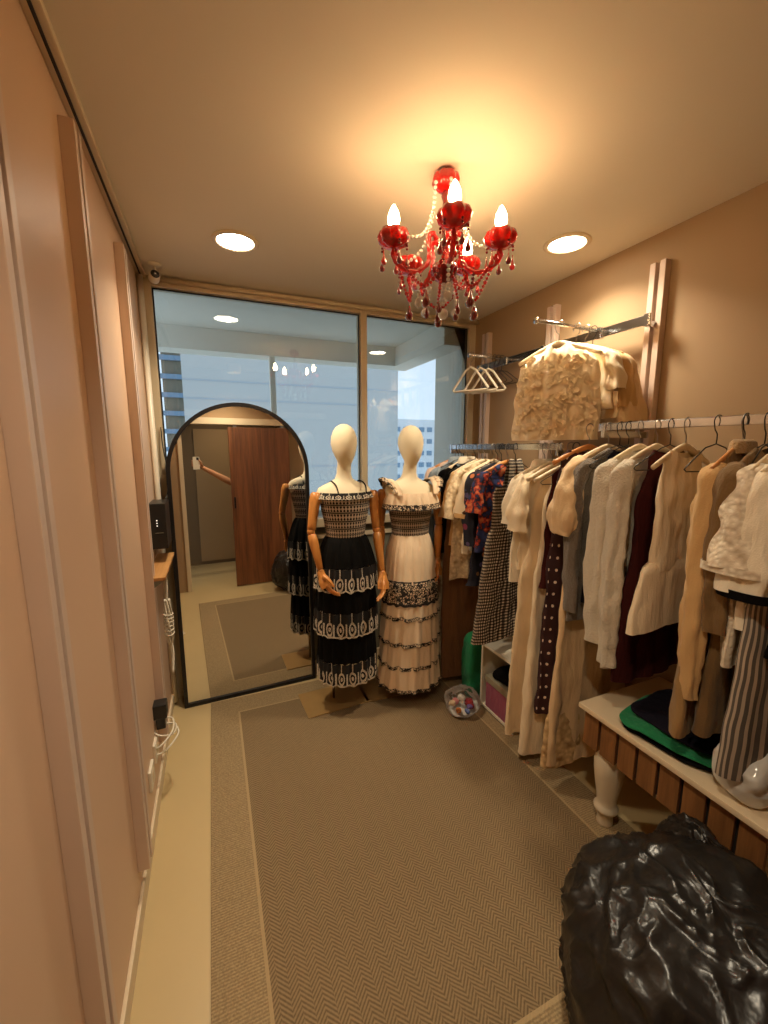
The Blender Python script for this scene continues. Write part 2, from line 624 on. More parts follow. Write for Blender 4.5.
def fused(mb, name, mat, parent=None, voxel=0.003, smooth=4, loc=None, rot=None):
    o = link('scratch', mb.mesh('scratch'))
    md = o.modifiers.new('r', 'REMESH'); md.mode = 'VOXEL'; md.voxel_size = voxel
    md = o.modifiers.new('s', 'SMOOTH'); md.iterations = smooth; md.factor = 0.5
    return baked(o, name, mat, parent, loc, rot)
def lerp(a, b, t): return a + (b - a) * t
def sstep(t):
    t = max(0.0, min(1.0, t)); return t * t * (3 - 2 * t)
def prof_at(prof, z):
    """prof: [(z, a, b, ...)] with z falling; smooth interpolation"""
    if z >= prof[0][0]: return prof[0][1:]
    for p, q in zip(prof, prof[1:]):
        if z >= q[0]:
            t = (p[0] - z) / max(1e-9, p[0] - q[0])
            t = lerp(t, sstep(t), 0.5)
            return tuple(lerp(a, b, t) for a, b in zip(p[1:], q[1:]))
    return prof[-1][1:]
def spow(x, p): return math.copysign(abs(x) ** p, x)
def arc_pts(pts, n=8):
    """Catmull-Rom through pts"""
    P = [Vector(p) for p in pts]
    P = [2 * P[0] - P[1]] + P + [2 * P[-1] - P[-2]]
    out = []
    for i in range(1, len(P) - 2):
        for k in range(n):
            t = k / n
            a, b, c, d = P[i - 1], P[i], P[i + 1], P[i + 2]
            out.append(0.5 * ((2 * b) + (c - a) * t + (2 * a - 5 * b + 4 * c - d) * t * t + (3 * b - a - 3 * c + d) * t ** 3))
    out.append(P[-2])
    return out

# ------------------------------------------------------------------ the setting
XL, XR, YB, ZC, YH = -0.318, 1.91, 2.80, 2.55, -1.45
struct('floor', MB().box(XL - .1, XR + .1, YH - .1, YB + .1, -0.1, 0), 'tile')
struct('ceiling', MB().box(XL - .1, XR + .1, -0.12, YB + .1, ZC, ZC + 0.1), 'ceiling')
struct('wall_left', MB().box(XL - .1, XL, -0.12, YB + .1, 0, ZC), 'wall')
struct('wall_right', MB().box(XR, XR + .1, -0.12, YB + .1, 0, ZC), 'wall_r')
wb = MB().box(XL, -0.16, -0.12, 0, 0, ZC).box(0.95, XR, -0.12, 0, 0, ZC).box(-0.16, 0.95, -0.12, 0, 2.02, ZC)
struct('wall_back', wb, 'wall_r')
struct('baseboard_left', MB().box(XL, XL + .012, 0.0, YB, 0, 0.075, 0.004), 'trim')
struct('trim_1', MB().box(-0.19, -0.145, -0.14, 0.02, 0, 2.02, 0.004), 'trim')                    # jamb of the doorway
# hall beyond the doorway
struct('wall_hall', MB().box(-1.1, XR, YH - .1, YH, 0, 2.5).box(-1.1, -1.0, YH, -.12, 0, 2.5).box(XR - .1, XR, YH, -.12, 0, 2.5), 'hallwall')
struct('ceiling_hall', MB().box(-1.1, XR, YH - .1, -.12, 2.5, 2.6), 'ceiling')
struct('floor_hall', MB().box(-1.1, XL - .1, YH - .1, -.12, -.1, 0), 'tile')
d = struct('door_2', MB().box(0.02, 0.80, YH, YH + 0.03, 0.05, 2.05, 0.005), 'halldoor')
# window wall: aluminium frame, two panes, solid panel below the transom
fr = MB()
fr.box(XL, -0.255, 2.77, 2.86, 0, ZC, 0.004).box(1.855, XR, 2.77, 2.86, 0, ZC, 0.004)
fr.box(0.983, 1.027, 2.765, 2.86, 1.10, 2.52, 0.004)
fr.box(-0.255, 1.855, 2.77, 2.86, 2.495, ZC, 0.004)
fr.box(-0.255, 1.855, 2.76, 2.86, 1.055, 1.115, 0.004)
win = struct('window_1', fr, 'alu')
MB().box(-0.255, 0.983, 2.805, 2.811, 1.115, 2.495).obj('pane', 'glass', win)
MB().box(1.027, 1.855, 2.805, 2.811, 1.115, 2.495).obj('pane', 'glass', win)
gk = MB()
for a, b in ((-0.255, 0.983), (1.027, 1.855)):
    gk.box(a, a + .008, 2.80, 2.804, 1.115, 2.495).box(b - .008, b, 2.80, 2.804, 1.115, 2.495).box(a, b, 2.80, 2.804, 2.487, 2.495)
gk.obj('gasket', 'blackplastic', win)
lp = MB().box(-0.255, 1.855, 2.80, 2.86, 0, 1.055)
struct('wall_front', lp, 'greypanel')
struct('trim_2', MB().box(-0.255, 1.855, 2.785, 2.80, 0.97, 1.0, 0.003).box(-0.255, 1.855, 2.785, 2.80, 0.0, 0.06, 0.003), 'trim')
struct('trim_3', MB().tube([(-0.25, 2.745, 2.525), (XR, 2.745, 2.525)], 0.013, 10), 'alu')                # conduit along the window head
struct('trim_4', MB().box(XL, -0.276, 0, 2.76, 2.530, ZC, 0.003), 'trim')                                # ceiling moulding, left wall
struct('trim_5', MB().box(-.301, -0.294, 0, 2.76, 2.525, 2.5305), 'dark')                                    # shadow gap under it
struct('trim_6', MB().tube([(XL + .018, 2.70, 0.02), (XL + .018, 2.70, 2.52)], 0.016, 10), 'whiteplastic')       # pipe in the corner
# balcony and the view
struct('balcony_floor', MB().box(-1.5, 2.4, 2.86, 4.2, -0.2, -0.02), 'concrete')
struct('balcony_ceiling', MB().box(-1.5, 2.4, 2.86, 4.0, 2.56, 2.75), 'concrete')
struct('balcony_beam', MB().box(-1.5, 1.9, 3.8, 4.0, 2.385, 2.56).box(1.7, 1.9, 2.88, 3.8, 2.385, 2.56), 'concrete')
struct('balcony_parapet', MB().box(-1.5, 1.7, 3.8, 3.92, -.02, 1.02).box(1.78, 1.9, 3.35, 3.92, -.02, 1.02), 'concrete')
struct('balcony_pier', MB().box(1.9, 2.3, 2.86, 3.36, -.02, 2.56), 'concrete')
struct('balcony_post', MB().box(0.515, 0.56, 3.82, 3.88, 1.02, 2.385), 'concrete')
struct('street_ground', MB().box(-60, 90, 4.3, 120, -14.2, -14), 'concrete')
nb = thing('apartment_block', 'pale windowless rendered building wall beyond the balcony parapet', 'building', (1.85, 11, -14))
MB().box(-2.28, 2.25, -2, 2, 0, 27).obj('wall', 'neighbour', nb)
jt = MB()
for z in (16.55, 16.9, 15.2, 18.8):
    jt.box(-2.28, 2.25, -2.012, -1.99, z, z + .012)
jt.obj('render_joint', 'joint', nb)
fb = thing('office_tower', 'distant white building with rows of windows at right of the view', 'building', (21.5, 42, -14))
MB().box(-6, 5, -2, 6, 0, 18.6).obj('wall', 'farbuild', fb)
for j in range(7):
    for i in range(9):
        MB().box(-3.6 + i * .95, -3.0 + i * .95, -2.06, -1.98, 17.3 - j * 1.25, 17.8 - j * 1.25).obj('window', 'farwin', fb)
lb = thing('ledge_tower', 'narrow grey building with dark ledges at far left of the window view', 'building', (-1.05, 17, -14))
MB().box(-.35, .42, -.5, 3, 0, 24).obj('wall', 'greypanel', lb)
for j in range(12):
    MB().box(-.40, .42, -.62, -.5, 13 + j * .62, 13.16 + j * .62).obj('ledge', 'farwin', lb)

# ------------------------------------------------------------------ rug
rg = MB().box(-0.095, 1.555, 0.55, 2.615, 0.001, 0.008, 0.003).obj('area_rug', 'rug')
tag(rg, 'large brown herringbone woven rug with plain border covering the floor', 'rug')

# ------------------------------------------------------------------ slotted uprights
def upright(loc, rz, z0, z1, label, group):
    t = thing('slotted_upright', label, 'wall upright', (loc[0], loc[1], z0), rz, group)
    h = z1 - z0
    # local: wall plane x=0, projects to +x
    m = MB().box(0.0005, .010, -.033, .033, .003, h - .003).box(0, .036, -.036, -.010, 0, h, .002).box(0, .036, .010, .036, 0, h, .002)
    m.obj('channel', 'strip', t)
    sl = MB()
    k = 0
    z = .03
    while z < h - .03:
        sl.box(.0102, .0125, -.005, .005, z, z + .016)
        z += .032
    sl.obj('slot_row', 'dark', t)
    return t
for y, z0, lb_ in ((0.92, .12, 'slotted metal upright on left wall nearest the camera'),
                   (1.48, .15, 'middle slotted metal upright on the left wall'),
                   (2.14, .17, 'slotted metal upright on left wall nearest the security camera')):
    upright((XL, y), 0, z0, 2.455 if y < 2 else 2.43, lb_, 'uprights on the left wall')
for y, lb_ in ((1.347, 'slotted metal upright on right wall nearest the camera, holding the upper rail end'),
               (1.968, 'slotted metal upright on right wall directly behind the hanging sheer blouse'),
               (2.60, 'slotted metal upright on right wall nearest the window, behind empty hangers')):
    upright((XR, y), PI, .5, 2.415, lb_, 'uprights on the right wall')

# ------------------------------------------------------------------ ceiling downlights
def downlight(x, y, label, z=ZC, power=DOWN_W):
    t = thing('recessed_downlight', label, 'ceiling light', (x, y, z), 0, 'round recessed ceiling lights')
    MB().lathe([(.082, -.001), (.104, -.001), (.106, -.004), (.100, -.009), (.086, -.010), (.082, -.006)], 36, cap=False).obj('ring', 'trim', t)
    MB().lathe([(1e-5, -.004), (.05, -.0045), (.084, -.004)], 36).obj('diffuser', 'down', t)
    la = bpy.data.lights.new('downlight_lamp', 'AREA')
    la.shape = 'DISK'; la.size = .15; la.energy = power; la.color = (1.0, .86, .64); la.spread = R(125)
    lo = bpy.data.objects.new('lamp', la); COL.objects.link(lo); lo.parent = t; lo.location = (0, 0, -.012)
downlight(.162, 2.184, 'lit round downlight in ceiling above the arched mirror')
downlight(1.601, 1.608, 'lit round downlight in ceiling right of the chandelier')
downlight(.45, -.85, 'added round fill downlight in the hall ceiling, seen only by its light in the mirror', 2.5, 3.0)  # extra lamp added to keep the hall from going dark
# added fill lamp for the dark lower room; deep can hides its reflection
t = thing('fill_spotlight', 'added fill spotlight in a white cylinder on the ceiling near the doorway, unseen', 'ceiling light', (.30, .40, ZC))
MB().lathe([(.001, -.0005), (.075, -.0005), (.078, -.003), (.078, -.095), (.072, -.095), (.072, -.012), (.001, -.012)], 32).obj('can', 'trim', t)
la = bpy.data.lights.new('fill_lamp', 'AREA')
la.shape = 'DISK'; la.size = .13; la.energy = 19.0; la.color = (1.0, .86, .64)
lo = bpy.data.objects.new('lamp', la); COL.objects.link(lo); lo.parent = t; lo.location = (0, 0, -.03)
# ------------------------------------------------------------------ security camera
t = thing('security_camera', 'small white security camera on a round mount in the ceiling corner above the window', 'security camera', (-.215, 2.60, ZC))
MB().lathe([(1e-5, 0), (.034, 0), (.034, -.006), (.012, -.014), (1e-5, -.014)], 20).obj('mount', 'whiteplastic', t)
MB().tube([(0, 0, -.01), (0, 0, -.03), (-.002, -.003, -.042)], .007, 10).obj('stem', 'whiteplastic', t)
hd = MB().lathe([(1e-5, -.028), (.02, -.028), (.026, -.02), (.026, .022), (.022, .028), (1e-5, .029)], 20, axis='Y').obj('housing', 'whiteplastic', t, (-.004, -.006, -.066), (R(-12), 0, R(14)))
MB().lathe([(1e-5, -.031), (.018, -.031), (.021, -.028), (.021, -.026), (1e-5, -.026)], 20, axis='Y').obj('lens_face', 'blackplastic', hd)
MB().lathe([(1e-5, -.033), (.006, -.033), (.007, -.030), (1e-5, -.030)], 12, axis='Y').obj('lens', 'chrome', hd)

# ------------------------------------------------------------------ arched mirror
t = thing('arched_floor_mirror', 'tall arched floor mirror with thin black frame leaning by the window', 'mirror', (.17, 2.655, 0.0), 0)
t.rotation_euler = (R(-1.2), 0, R(1.75))
def arch(hw, z0, zs, n=40):
    p = [(-hw, z0)] + [(-hw, lerp(z0, zs, k / 6)) for k in range(1, 7)]
    p += [(hw * -math.cos(PI * k / n), zs + hw * math.sin(PI * k / n)) for k in range(1, n)]
    p += [(hw, lerp(zs, z0, k / 6)) for k in range(0, 7)]
    return p
ao, ai = arch(.415, 0.0, 1.455), arch(.393, .022, 1.455)
rings = []
for (a, b) in zip(ao, ai):
    rings.append([(a[0], -.016, a[1]), (b[0], -.016, b[1]), (b[0], .012, b[1]), (a[0], .012, a[1])])
m = MB()
rings.append(rings[0])
m.loft(rings, smooth=False)
m.obj('frame', 'blackmetal', t)
n_ = len(ai)
gm = MB()
gm.add([(x, -.004, z) for x, z in ai], [tuple(range(n_))], smooth=False)
gl_ = gm.obj('mirror_glass', 'mirror', t)
bk = MB().add([(x, .008, z) for x, z in ai], [tuple(range(n_))[::-1]], smooth=False)
bk.obj('backing', 'blackplastic', t)
MB().tube([(-.2, .012, 1.15), (-.2, .075, .03), (-.2, .075, .012)], .008).tube([(.2, .012, 1.15), (.2, .075, .03), (.2, .075, .012)], .008).tube([(-.2, .075, .04), (.2, .075, .04)], .007).obj('stand', 'blackmetal', t)

# ------------------------------------------------------------------ chandelier
CX, CY = .81, 1.385
t = thing('chandelier', 'red glass chandelier with candle bulbs and bead strands hanging from the ceiling', 'chandelier', (CX, CY, ZC))
def petal_lathe(prof, npet, amp, n=60):
    rings = []
    for r, z, k in prof:
        rings.append([((r * (1 + k * amp * abs(math.cos(npet * a / 2)))) * math.cos(a), (r * (1 + k * amp * abs(math.cos(npet * a / 2)))) * math.sin(a), z)
                      for a in [2 * PI * i / n for i in range(n)]])
    return MB().loft(rings)
petal_lathe([(.010, -.066, 0), (.022, -.064, .3), (.037, -.052, 1), (.043, -.035, 1), (.039, -.016, 1), (.026, -.004, .5), (.001, -.001, 0)], 8, .16).obj('canopy', 'redglass', t)
MB().lathe([(.006, -.30), (.013, -.285), (.008, -.262), (.016, -.235), (.009, -.21), (.012, -.18), (.021, -.15), (.013, -.12), (.008, -.10), (.015, -.082), (.010, -.065), (.006, -.06)], 18).obj('stem', 'darkred', t)
petal_lathe([(.001, -.365, 0), (.018, -.36, .4), (.036, -.345, 1), (.045, -.322, 1), (.036, -.303, 1), (.015, -.292, 0), (.001, -.29, 0)], 8, .14).obj('hub', 'darkred', t)
def beads(pts, r, step, alt=None):
    m = MB()
    P = [Vector(p) for p in pts]
    L = [0]
    for a, b in zip(P, P[1:]):
        L.append(L[-1] + (b - a).length)
    d = 0
    i = 0
    q = 0
    while d <= L[-1]:
        while i < len(P) - 2 and L[i + 1] < d: i += 1
        f = (d - L[i]) / max(1e-6, L[i + 1] - L[i])
        rr = r * (1.35 if (alt and q % alt == alt - 1) else 1.0)
        m.ball(P[i].lerp(P[i + 1], f), rr, 5)
        d += step
        q += 1
    return m
def drop(L=.034, r=.010):
    return MB().lathe([(1e-5, .012), (.0022, .010), (.0015, .002), (.003, -.004), (r * .6, -L * .42), (r, -L * .72), (r * .7, -L * .93), (1e-5, -L)], 8)
ang0 = PI - .067
RA = .192
cups = []
for i in range(5):
    a = ang0 - i * 2 * PI / 5
    ca, sa = math.cos(a), math.sin(a)
    P = lambda r, z: (r * ca, r * sa, z)
    path = arc_pts([P(.030, -.225), P(.048, -.205), P(.062, -.225), P(.058, -.265), P(.066, -.305), P(.105, -.338), P(.155, -.335), P(.192, -.305), P(RA, -.272)], 6)
    m = MB()
    rings = []
    m.tube(path, [.0085 + .0015 * math.sin(k * 1.6) for k in range(len(path))], 8)
    arm = m.obj('arm', 'redglass', t)
    cz = -.245
    c = petal_lathe([(.008, -.03, 0), (.022, -.028, .5), (.042, -.016, 1), (.048, .004, 1), (.042, .022, 1), (.034, .028, 1), (.030, .024, 1), (.018, .006, .6), (.002, 0, 0)], 7, .20).obj('candle_cup', 'redglass', arm, P(RA, cz))
    cups.append(Vector(P(RA, cz)))
    MB().lathe([(.011, 0), (.012, .03), (.009, .034), (1e-5, .034)], 12).obj('bulb_socket', 'trim', arm, P(RA, cz))
    if i != 1:
        MB().lathe([(.010, .030), (.017, .042), (.0205, .058), (.0175, .078), (.009, .096), (.003, .105), (1e-5, .107)], 14).obj('bulb', 'bulb', arm, P(RA, cz))
    for k in range(5):
        b = a + 2 * PI * k / 5 + .4
        q = (ca * RA + .046 * math.cos(b), sa * RA + .046 * math.sin(b), cz - .02)
        md = beads([(0, 0, 0), (0, 0, -.022)], .0045, .011)
        dm = drop(.038, .0105)
        md.add([(x, y, z - .038) for x, y, z in dm.v], dm.f)
        md.obj('pendant_drop', 'darkred' if (k + i) % 3 else 'redglass', t, q)
rnd = random.Random(5)
for i in range(5):
    A, B = cups[i], cups[(i + 1) % 5]
    # red swag between neighbouring cups
    pts = []
    for k in range(17):
        f = k / 16
        p = A.lerp(B, f)
        pts.append((p.x * (1 - .18 * math.sin(PI * f)), p.y * (1 - .18 * math.sin(PI * f)), p.z - .03 - .135 * math.sin(PI * f)))
    beads(pts, .0058, .0135, 4).obj('bead_swag', 'redglass', t)
    mid = pts[8]
    drop(.058, .0165).obj('pendant_drop', 'darkred', t, (mid[0], mid[1], mid[2] - .012))
    # clear strand from canopy out to the arm
    a = ang0 - i * 2 * PI / 5 + .25
    pts = arc_pts([(.045 * math.cos(a), .045 * math.sin(a), -.05), (.055 * math.cos(a), .055 * math.sin(a), -.14), (.095 * math.cos(a), .095 * math.sin(a), -.225), (.17 * math.cos(a), .17 * math.sin(a), -.255)], 6)
    beads(pts, .0066, .0160).obj('bead_strand', 'crystal', t)
    # clear and red strand below each arm
    a2 = a - .25
    q = (.105 * math.cos(a2), .105 * math.sin(a2))
    pts = [(q[0], q[1], -.345), (q[0] * .92, q[1] * .92, -.42)]
    mm = beads(pts, .0068, .0145)
    mm.obj('bead_strand', 'crystal' if i % 2 == 0 else 'darkred', t)
    MB().ball((q[0] * .92, q[1] * .92, -.440), .0165, 8).obj('crystal_ball', 'crystal', t)
    q = (.06 * math.cos(a + .6), .06 * math.sin(a + .6))
    beads([(q[0] * .6, q[1] * .6, -.34), (q[0], q[1], -.43)], .0056, .0125).obj('bead_strand', 'crystal' if i % 2 else 'redglass', t)
    drop(.04, .011).obj('pendant_drop', 'darkred', t, (q[0], q[1], -.442))
beads([(0, 0, -.365), (0, 0, -.445)], .0065, .014).obj('bead_strand', 'crystal', t)
MB().ball((0, 0, -.468), .019, 10).obj('crystal_ball', 'crystal', t)

# ------------------------------------------------------------------ mannequins
def hand_mb(side, curl=.5):
    """hangs down -z, thumb towards -y, palm towards side*x"""
    m = MB()
    m.tube([(0, 0, .012), (0, 0, -.02), (0, -.002, -.05), (0, 0, -.088)], [(.017, .022), (.015, .026), (.014, .037), (.010, .036)], 14)
    for y, L, r in ((-.028, .066, .0078), (-.0095, .076, .0083), (.0095, .071, .0080), (.027, .054, .0070)):
        pts = [(0, y * .9, -.075)]
        p = Vector(pts[0]); a = .08
        for seg, da in ((.45, curl * .25), (.30, curl * .55), (.25, curl * .45)):
            a += da
            p = p + Vector((side * math.sin(a), 0.12 * (y / .03), -math.cos(a))).normalized() * (L * seg + .006)
            pts.append(tuple(p))
        m.tube(pts, [r * 1.08, r, r * .92, r * .72], 10)
        m.ball(pts[-1], r * .74, 6)
    m.tube([(0, -.018, -.022), (side * .010, -.042, -.048), (side * .016, -.054, -.074), (side * .020, -.056, -.098)], [.013, .0108, .0092, .0068], 10)
    m.ball((side * .020, -.056, -.098), .007, 6)
    return m
def ellring(cx, cy, z, rx, ry, n=40, p=1.0):
    return [(cx + rx * spow(math.cos(2 * PI * k / n), p), cy + ry * spow(math.sin(2 * PI * k / n), p), z) for k in range(n)]
def mannequin(name, label, bx, by, plate, rot, arms):
    t = thing(name, label, 'mannequin', (plate[0], plate[1], 0.0085), 0, 'shop mannequins by the window')
    ox, oy = bx - plate[0], by - plate[1]
    H = 1.735
    prof = [  # z, rx, ry, dy
        (H, .002, .002, .002), (H - .004, .022, .026, 0), (H - .018, .044, .052, 0), (H - .04, .060, .072, 0), (H - .075, .0725, .088, 0), (H - .11, .0745, .092, 0),
        (H - .15, .067, .086, -.004), (H - .185, .054, .070, -.012), (H - .212, .042, .052, -.014), (H - .228, .039, .045, -.004),
        (H - .250, .040, .044, .006), (H - .285, .042, .046, .012), (H - .312, .052, .052, .014), (H - .332, .085, .060, .015), (H - .347, .122, .068, .014), (H - .362, .152, .074, .010), (H - .385, .166, .080, .004),
        (H - .42, .160, .088, -.002), (H - .46, .142, .100, -.010), (H - .51, .128, .098, -.010), (H - .58, .112, .082, 0), (H - .65, .104, .078, 0), (H - .72, .125, .090, 0), (H - .80, .155, .105, .006), (H - .90, .150, .10, .008), (H - .94, .10, .07, .008), (H - .95, .01, .01, .008)]
    rings = [ellring(ox, oy + d_, z - .008, a, b, 40) for z, a, b, d_ in prof]
    MB().loft(rings, True, True).obj('body', 'bodycloth', t)
    for sgn, pts in arms:
        L = [Vector((p[0] - plate[0], p[1] - plate[1], p[2] - .008)) for p in pts]
        s_, e, w_ = L[0], L[1], L[2]
        d1 = (e - s_)
        ua = MB().tube([s_ + d1 * f for f in (0, .04, .2, .5, .8, .94, .97)], [.018, .030, .033, .029, .025, .024, .016], 16)
        ua = ua.obj('upper_arm', 'armwood', t)
        MB().ball(e, .0235, 8).obj('elbow_joint', 'armwood', ua)
        d2 = (w_ - e)
        fa = MB().tube([e + d2 * f for f in (.05, .08, .25, .6, .92, .97)], [.014, .024, .0275, .023, .0175, .012], 16).obj('forearm', 'armwood', t)
        MB().ball(w_, .0165, 8).obj('wrist_joint', 'armwood', fa)
        dd = (w_ - e).normalized()
        ho = fused(hand_mb(-sgn, .6), 'hand', 'armwood', t, .0022, 3, w_ + dd * .012)
        zaxis = -(dd + Vector((-.15 * sgn, -.25, 0))).normalized()
        xa = Vector((1, 0, 0)); ya = zaxis.cross(xa).normalized(); xa = ya.cross(zaxis)
        ho.rotation_euler = Matrix((xa, ya, zaxis)).transposed().to_euler()
    MB().box(-.2, .2, -.13, .13, 0, .006, .002).obj('base_plate', 'basemetal', t, None, (0, 0, rot))
    MB().tube([(0, 0, .004), (0, 0, .5), (ox * .4, oy * .4, .66), (ox * .6, oy * .6, .86)], .009, 10).obj('support_pole', 'polemetal', t)
    return t
mannequin('mannequin', 'faceless cream mannequin with wooden jointed arms wearing the black tiered dress', .705, 2.29, (.635, 2.365), R(3),
          ((-1, ((.532, 2.275, 1.352), (.492, 2.245, 1.135), (.530, 2.20, .915))), (1, ((.872, 2.275, 1.352), (.882, 2.235, 1.12), (.890, 2.165, .875)))))
mannequin('mannequin', 'faceless cream mannequin beside the clothes rack wearing the cream tiered dress', 1.115, 2.26, (1.02, 2.36), R(-3),
          ((-1, ((.947, 2.295, 1.352), (.942, 2.315, 1.14), (.936, 2.305, .89))), (1, ((1.288, 2.26, 1.352), (1.315, 2.25, 1.13), (1.29, 2.215, .90)))))

def skirt(cx, cy, prof, k, ph, n=120, scallop=0.0, nsc=15, flutter=1.0, jit=0):
    """prof: [(z, rx, ry, amp)]"""
    rings = []
    M_ = len(prof)
    for j, (z, rx, ry, amp) in enumerate(prof):
        ring = []
        for i in range(n):
            a = 2 * PI * i / n
            f = 1 + amp * (.6 * math.sin(k * a + ph) + .4 * math.sin(k * 1.7 * a + ph * 2 + j * .15)) + jit * noise.noise((math.cos(a) * 3, math.sin(a) * 3, z * 7 + ph))
            dz = 0
            if scallop:
                dz = -scallop * abs(math.sin(nsc * a / 2)) * (j / (M_ - 1)) ** 2
            ring.append((cx + rx * f * math.cos(a), cy + ry * f * math.sin(a), z + dz))
        rings.append(ring)
    return MB().loft(rings)
def strip(a, b, wv, n=2, th=.002):
    a, b, wv = Vector(a), Vector(b), Vector(wv)
    nn = (b - a).cross(wv).normalized() * th
    m = MB()
    m.loft([[p - wv / 2 - nn, p + wv / 2 - nn, p + wv / 2 + nn, p - wv / 2 + nn] for p in (a, b)], True, True, smooth=False)
    return m

# black tiered dress
cx, cy = .705, 2.282
t = thing('tiered_dress', 'black tiered sundress with white embroidered bands on the mannequin nearest the mirror', 'dress', (cx, cy, .2))
def D(mb, name, mat, parent=None):
    mb.v = [(x - t.location.x, y - t.location.y, z - t.location.z) for x, y, z in mb.v]
    return mb.obj(name, mat, parent or t)
D(skirt(cx, cy, [(1.345, .150, .110, .006), (1.31, .150, .112, .006), (1.25, .142, .112, .006), (1.18, .126, .100, .006), (1.12, .117, .093, .006), (1.09, .114, .090, .008)], 40, .3), 'bodice', 'smock')
D(skirt(cx, cy, [(1.352, .154, .114, .02), (1.335, .163, .122, .05), (1.318, .170, .128, .07)], 22, 1.0), 'neck_frill', 'blacklace')
for sx in (-.07, .092):
    D(MB().tube(arc_pts([(cx + sx, cy - .108, 1.345), (cx + sx * 1.05, cy - .085, 1.385), (cx + sx * 1.08, cy - .03, 1.405), (cx + sx * 1.05, cy + .05, 1.405), (cx + sx, cy + .10, 1.345)], 5), .0042, 6), 'strap', 'blackfab')
def tier(z0, z1, z2, r0, r1, r2, nm, ph):
    D(skirt(cx, cy, [(lerp(z0, z1, q), lerp(r0, r1, q ** .6), lerp(r0, r1, q ** .6) * .86, .02 + .045 * q) for q in (0, .08, .2, .4, .6, .8, 1)], 17, ph), nm, 'blackfab')
    D(skirt(cx, cy, [(lerp(z1, z2, q), lerp(r1, r2, q) + .002, lerp(r1, r2, q) * .86 + .002, .065 - .0 * q) for q in (0, .25, .5, .75, 1)], 17, ph, n=180, scallop=.014, nsc=17), 'embroidered_band', 'blacklace')
tier(1.095, .925, .80, .114, .176, .186, 'skirt_tier', .2)
tier(.835, .665, .53, .165, .184, .190, 'skirt_tier', 1.5)
tier(.565, .355, .225, .165, .178, .180, 'skirt_tier', 2.6)

# cream tiered dress
cx, cy = 1.115, 2.252
t = thing('tiered_dress', 'cream ruffled maxi dress with dark lace trims on the mannequin beside the clothes rack', 'dress', (cx, cy, .1))
D(skirt(cx, cy, [(1.335, .150, .112, .006), (1.30, .151, .114, .01), (1.25, .143, .114, .006)], 30, .3), 'yoke', 'creamfab')
D(skirt(cx, cy, [(1.27, .146, .116, .006), (1.22, .138, .110, .006), (1.15, .124, .098, .006), (1.075, .117, .092, .006)], 40, .3), 'smocked_bodice', 'smock2')
D(skirt(cx, cy, [(1.335, .152, .114, .02), (1.315, .162, .124, .05), (1.285, .172, .132, .07), (1.268, .174, .136, .08)], 19, .7), 'neck_ruffle', 'creamfab')
D(skirt(cx, cy, [(1.270, .1745, .1365, .08), (1.240, .182, .144, .09)], 19, .7, scallop=.006, nsc=30), 'ruffle_trim', 'darklace')
for sx in (-1, 1):
    base = arc_pts([(cx + sx * .118, cy - .105, 1.325), (cx + sx * .128, cy - .07, 1.385), (cx + sx * .135, cy - .01, 1.412), (cx + sx * .13, cy + .06, 1.40), (cx + sx * .118, cy + .10, 1.335)], 9)
    D(MB().tube(base, [(.016, .004)] * len(base), 8), 'strap', 'creamfab')
    r0, r1, r2 = [], [], []
    for i, p in enumerate(base):
        f = math.sin(PI * i / (len(base) - 1))
        wv = .012 * math.sin(i * 1.5)
        r0.append(tuple(p))
        r1.append((p.x + sx * (.012 + .034 * f), p.y + wv, p.z + .012 * f + .006 * math.sin(i * 1.5 + 1)))
        r2.append((p.x + sx * (.016 + .052 * f), p.y + wv * 1.4, p.z + .002 * f + .008 * math.sin(i * 1.5 + 1)))
    D(MB().loft([r0, r1], closed=False), 'flutter_sleeve', 'creamfab')
    D(MB().loft([r1, r2], closed=False), 'sleeve_trim', 'darklace')
D(skirt(cx, cy, [(1.078, .117, .092, .01), (1.05, .128, .102, .03), (.98, .148, .124, .04), (.90, .160, .136, .04), (.83, .166, .144, .045), (.79, .172, .15, .05)], 26, .4), 'pleated_tier', 'creamfab')
D(skirt(cx, cy, [(.81, .174, .152, .03), (.785, .184, .160, .05), (.74, .184, .16, .035), (.70, .182, .158, .03), (.662, .186, .163, .05)], 18, .9, scallop=.008, nsc=22), 'lace_tier', 'darklace')
def ctier(z0, z1, r0, r1, ph, last=False):
    pr = [(lerp(z0, z1, q), lerp(r0, r1, q ** .5), lerp(r0, r1, q ** .5) * .88, .02 + .04 * q) for q in (0, .12, .3, .5, .7, .85, 1)]
    D(skirt(cx, cy, pr, 15, ph, scallop=.010, nsc=11, n=150, jit=.02), 'ruffle_tier', 'creamfab')
    z, a, b, am = pr[-1]
    tr = skirt(cx, cy, [(z + .004, a + .003, b + .003, am), (z - .018, a + .005, b + .005, am + .01)], 15, ph, n=150, jit=.02)
    tr.v = [(x, y, zz - .010 * abs(math.sin(11 * (2 * PI * (i % 150) / 150) / 2))) for i, (x, y, zz) in enumerate(tr.v)]
    D(tr, 'lace_trim', 'darklace')
ctier(.675, .590, .172, .184, .4)
ctier(.600, .425, .172, .190, 1.4)
ctier(.44, .275, .176, .194, 2.4)
ctier(.285, .130, .182, .205, 3.3)
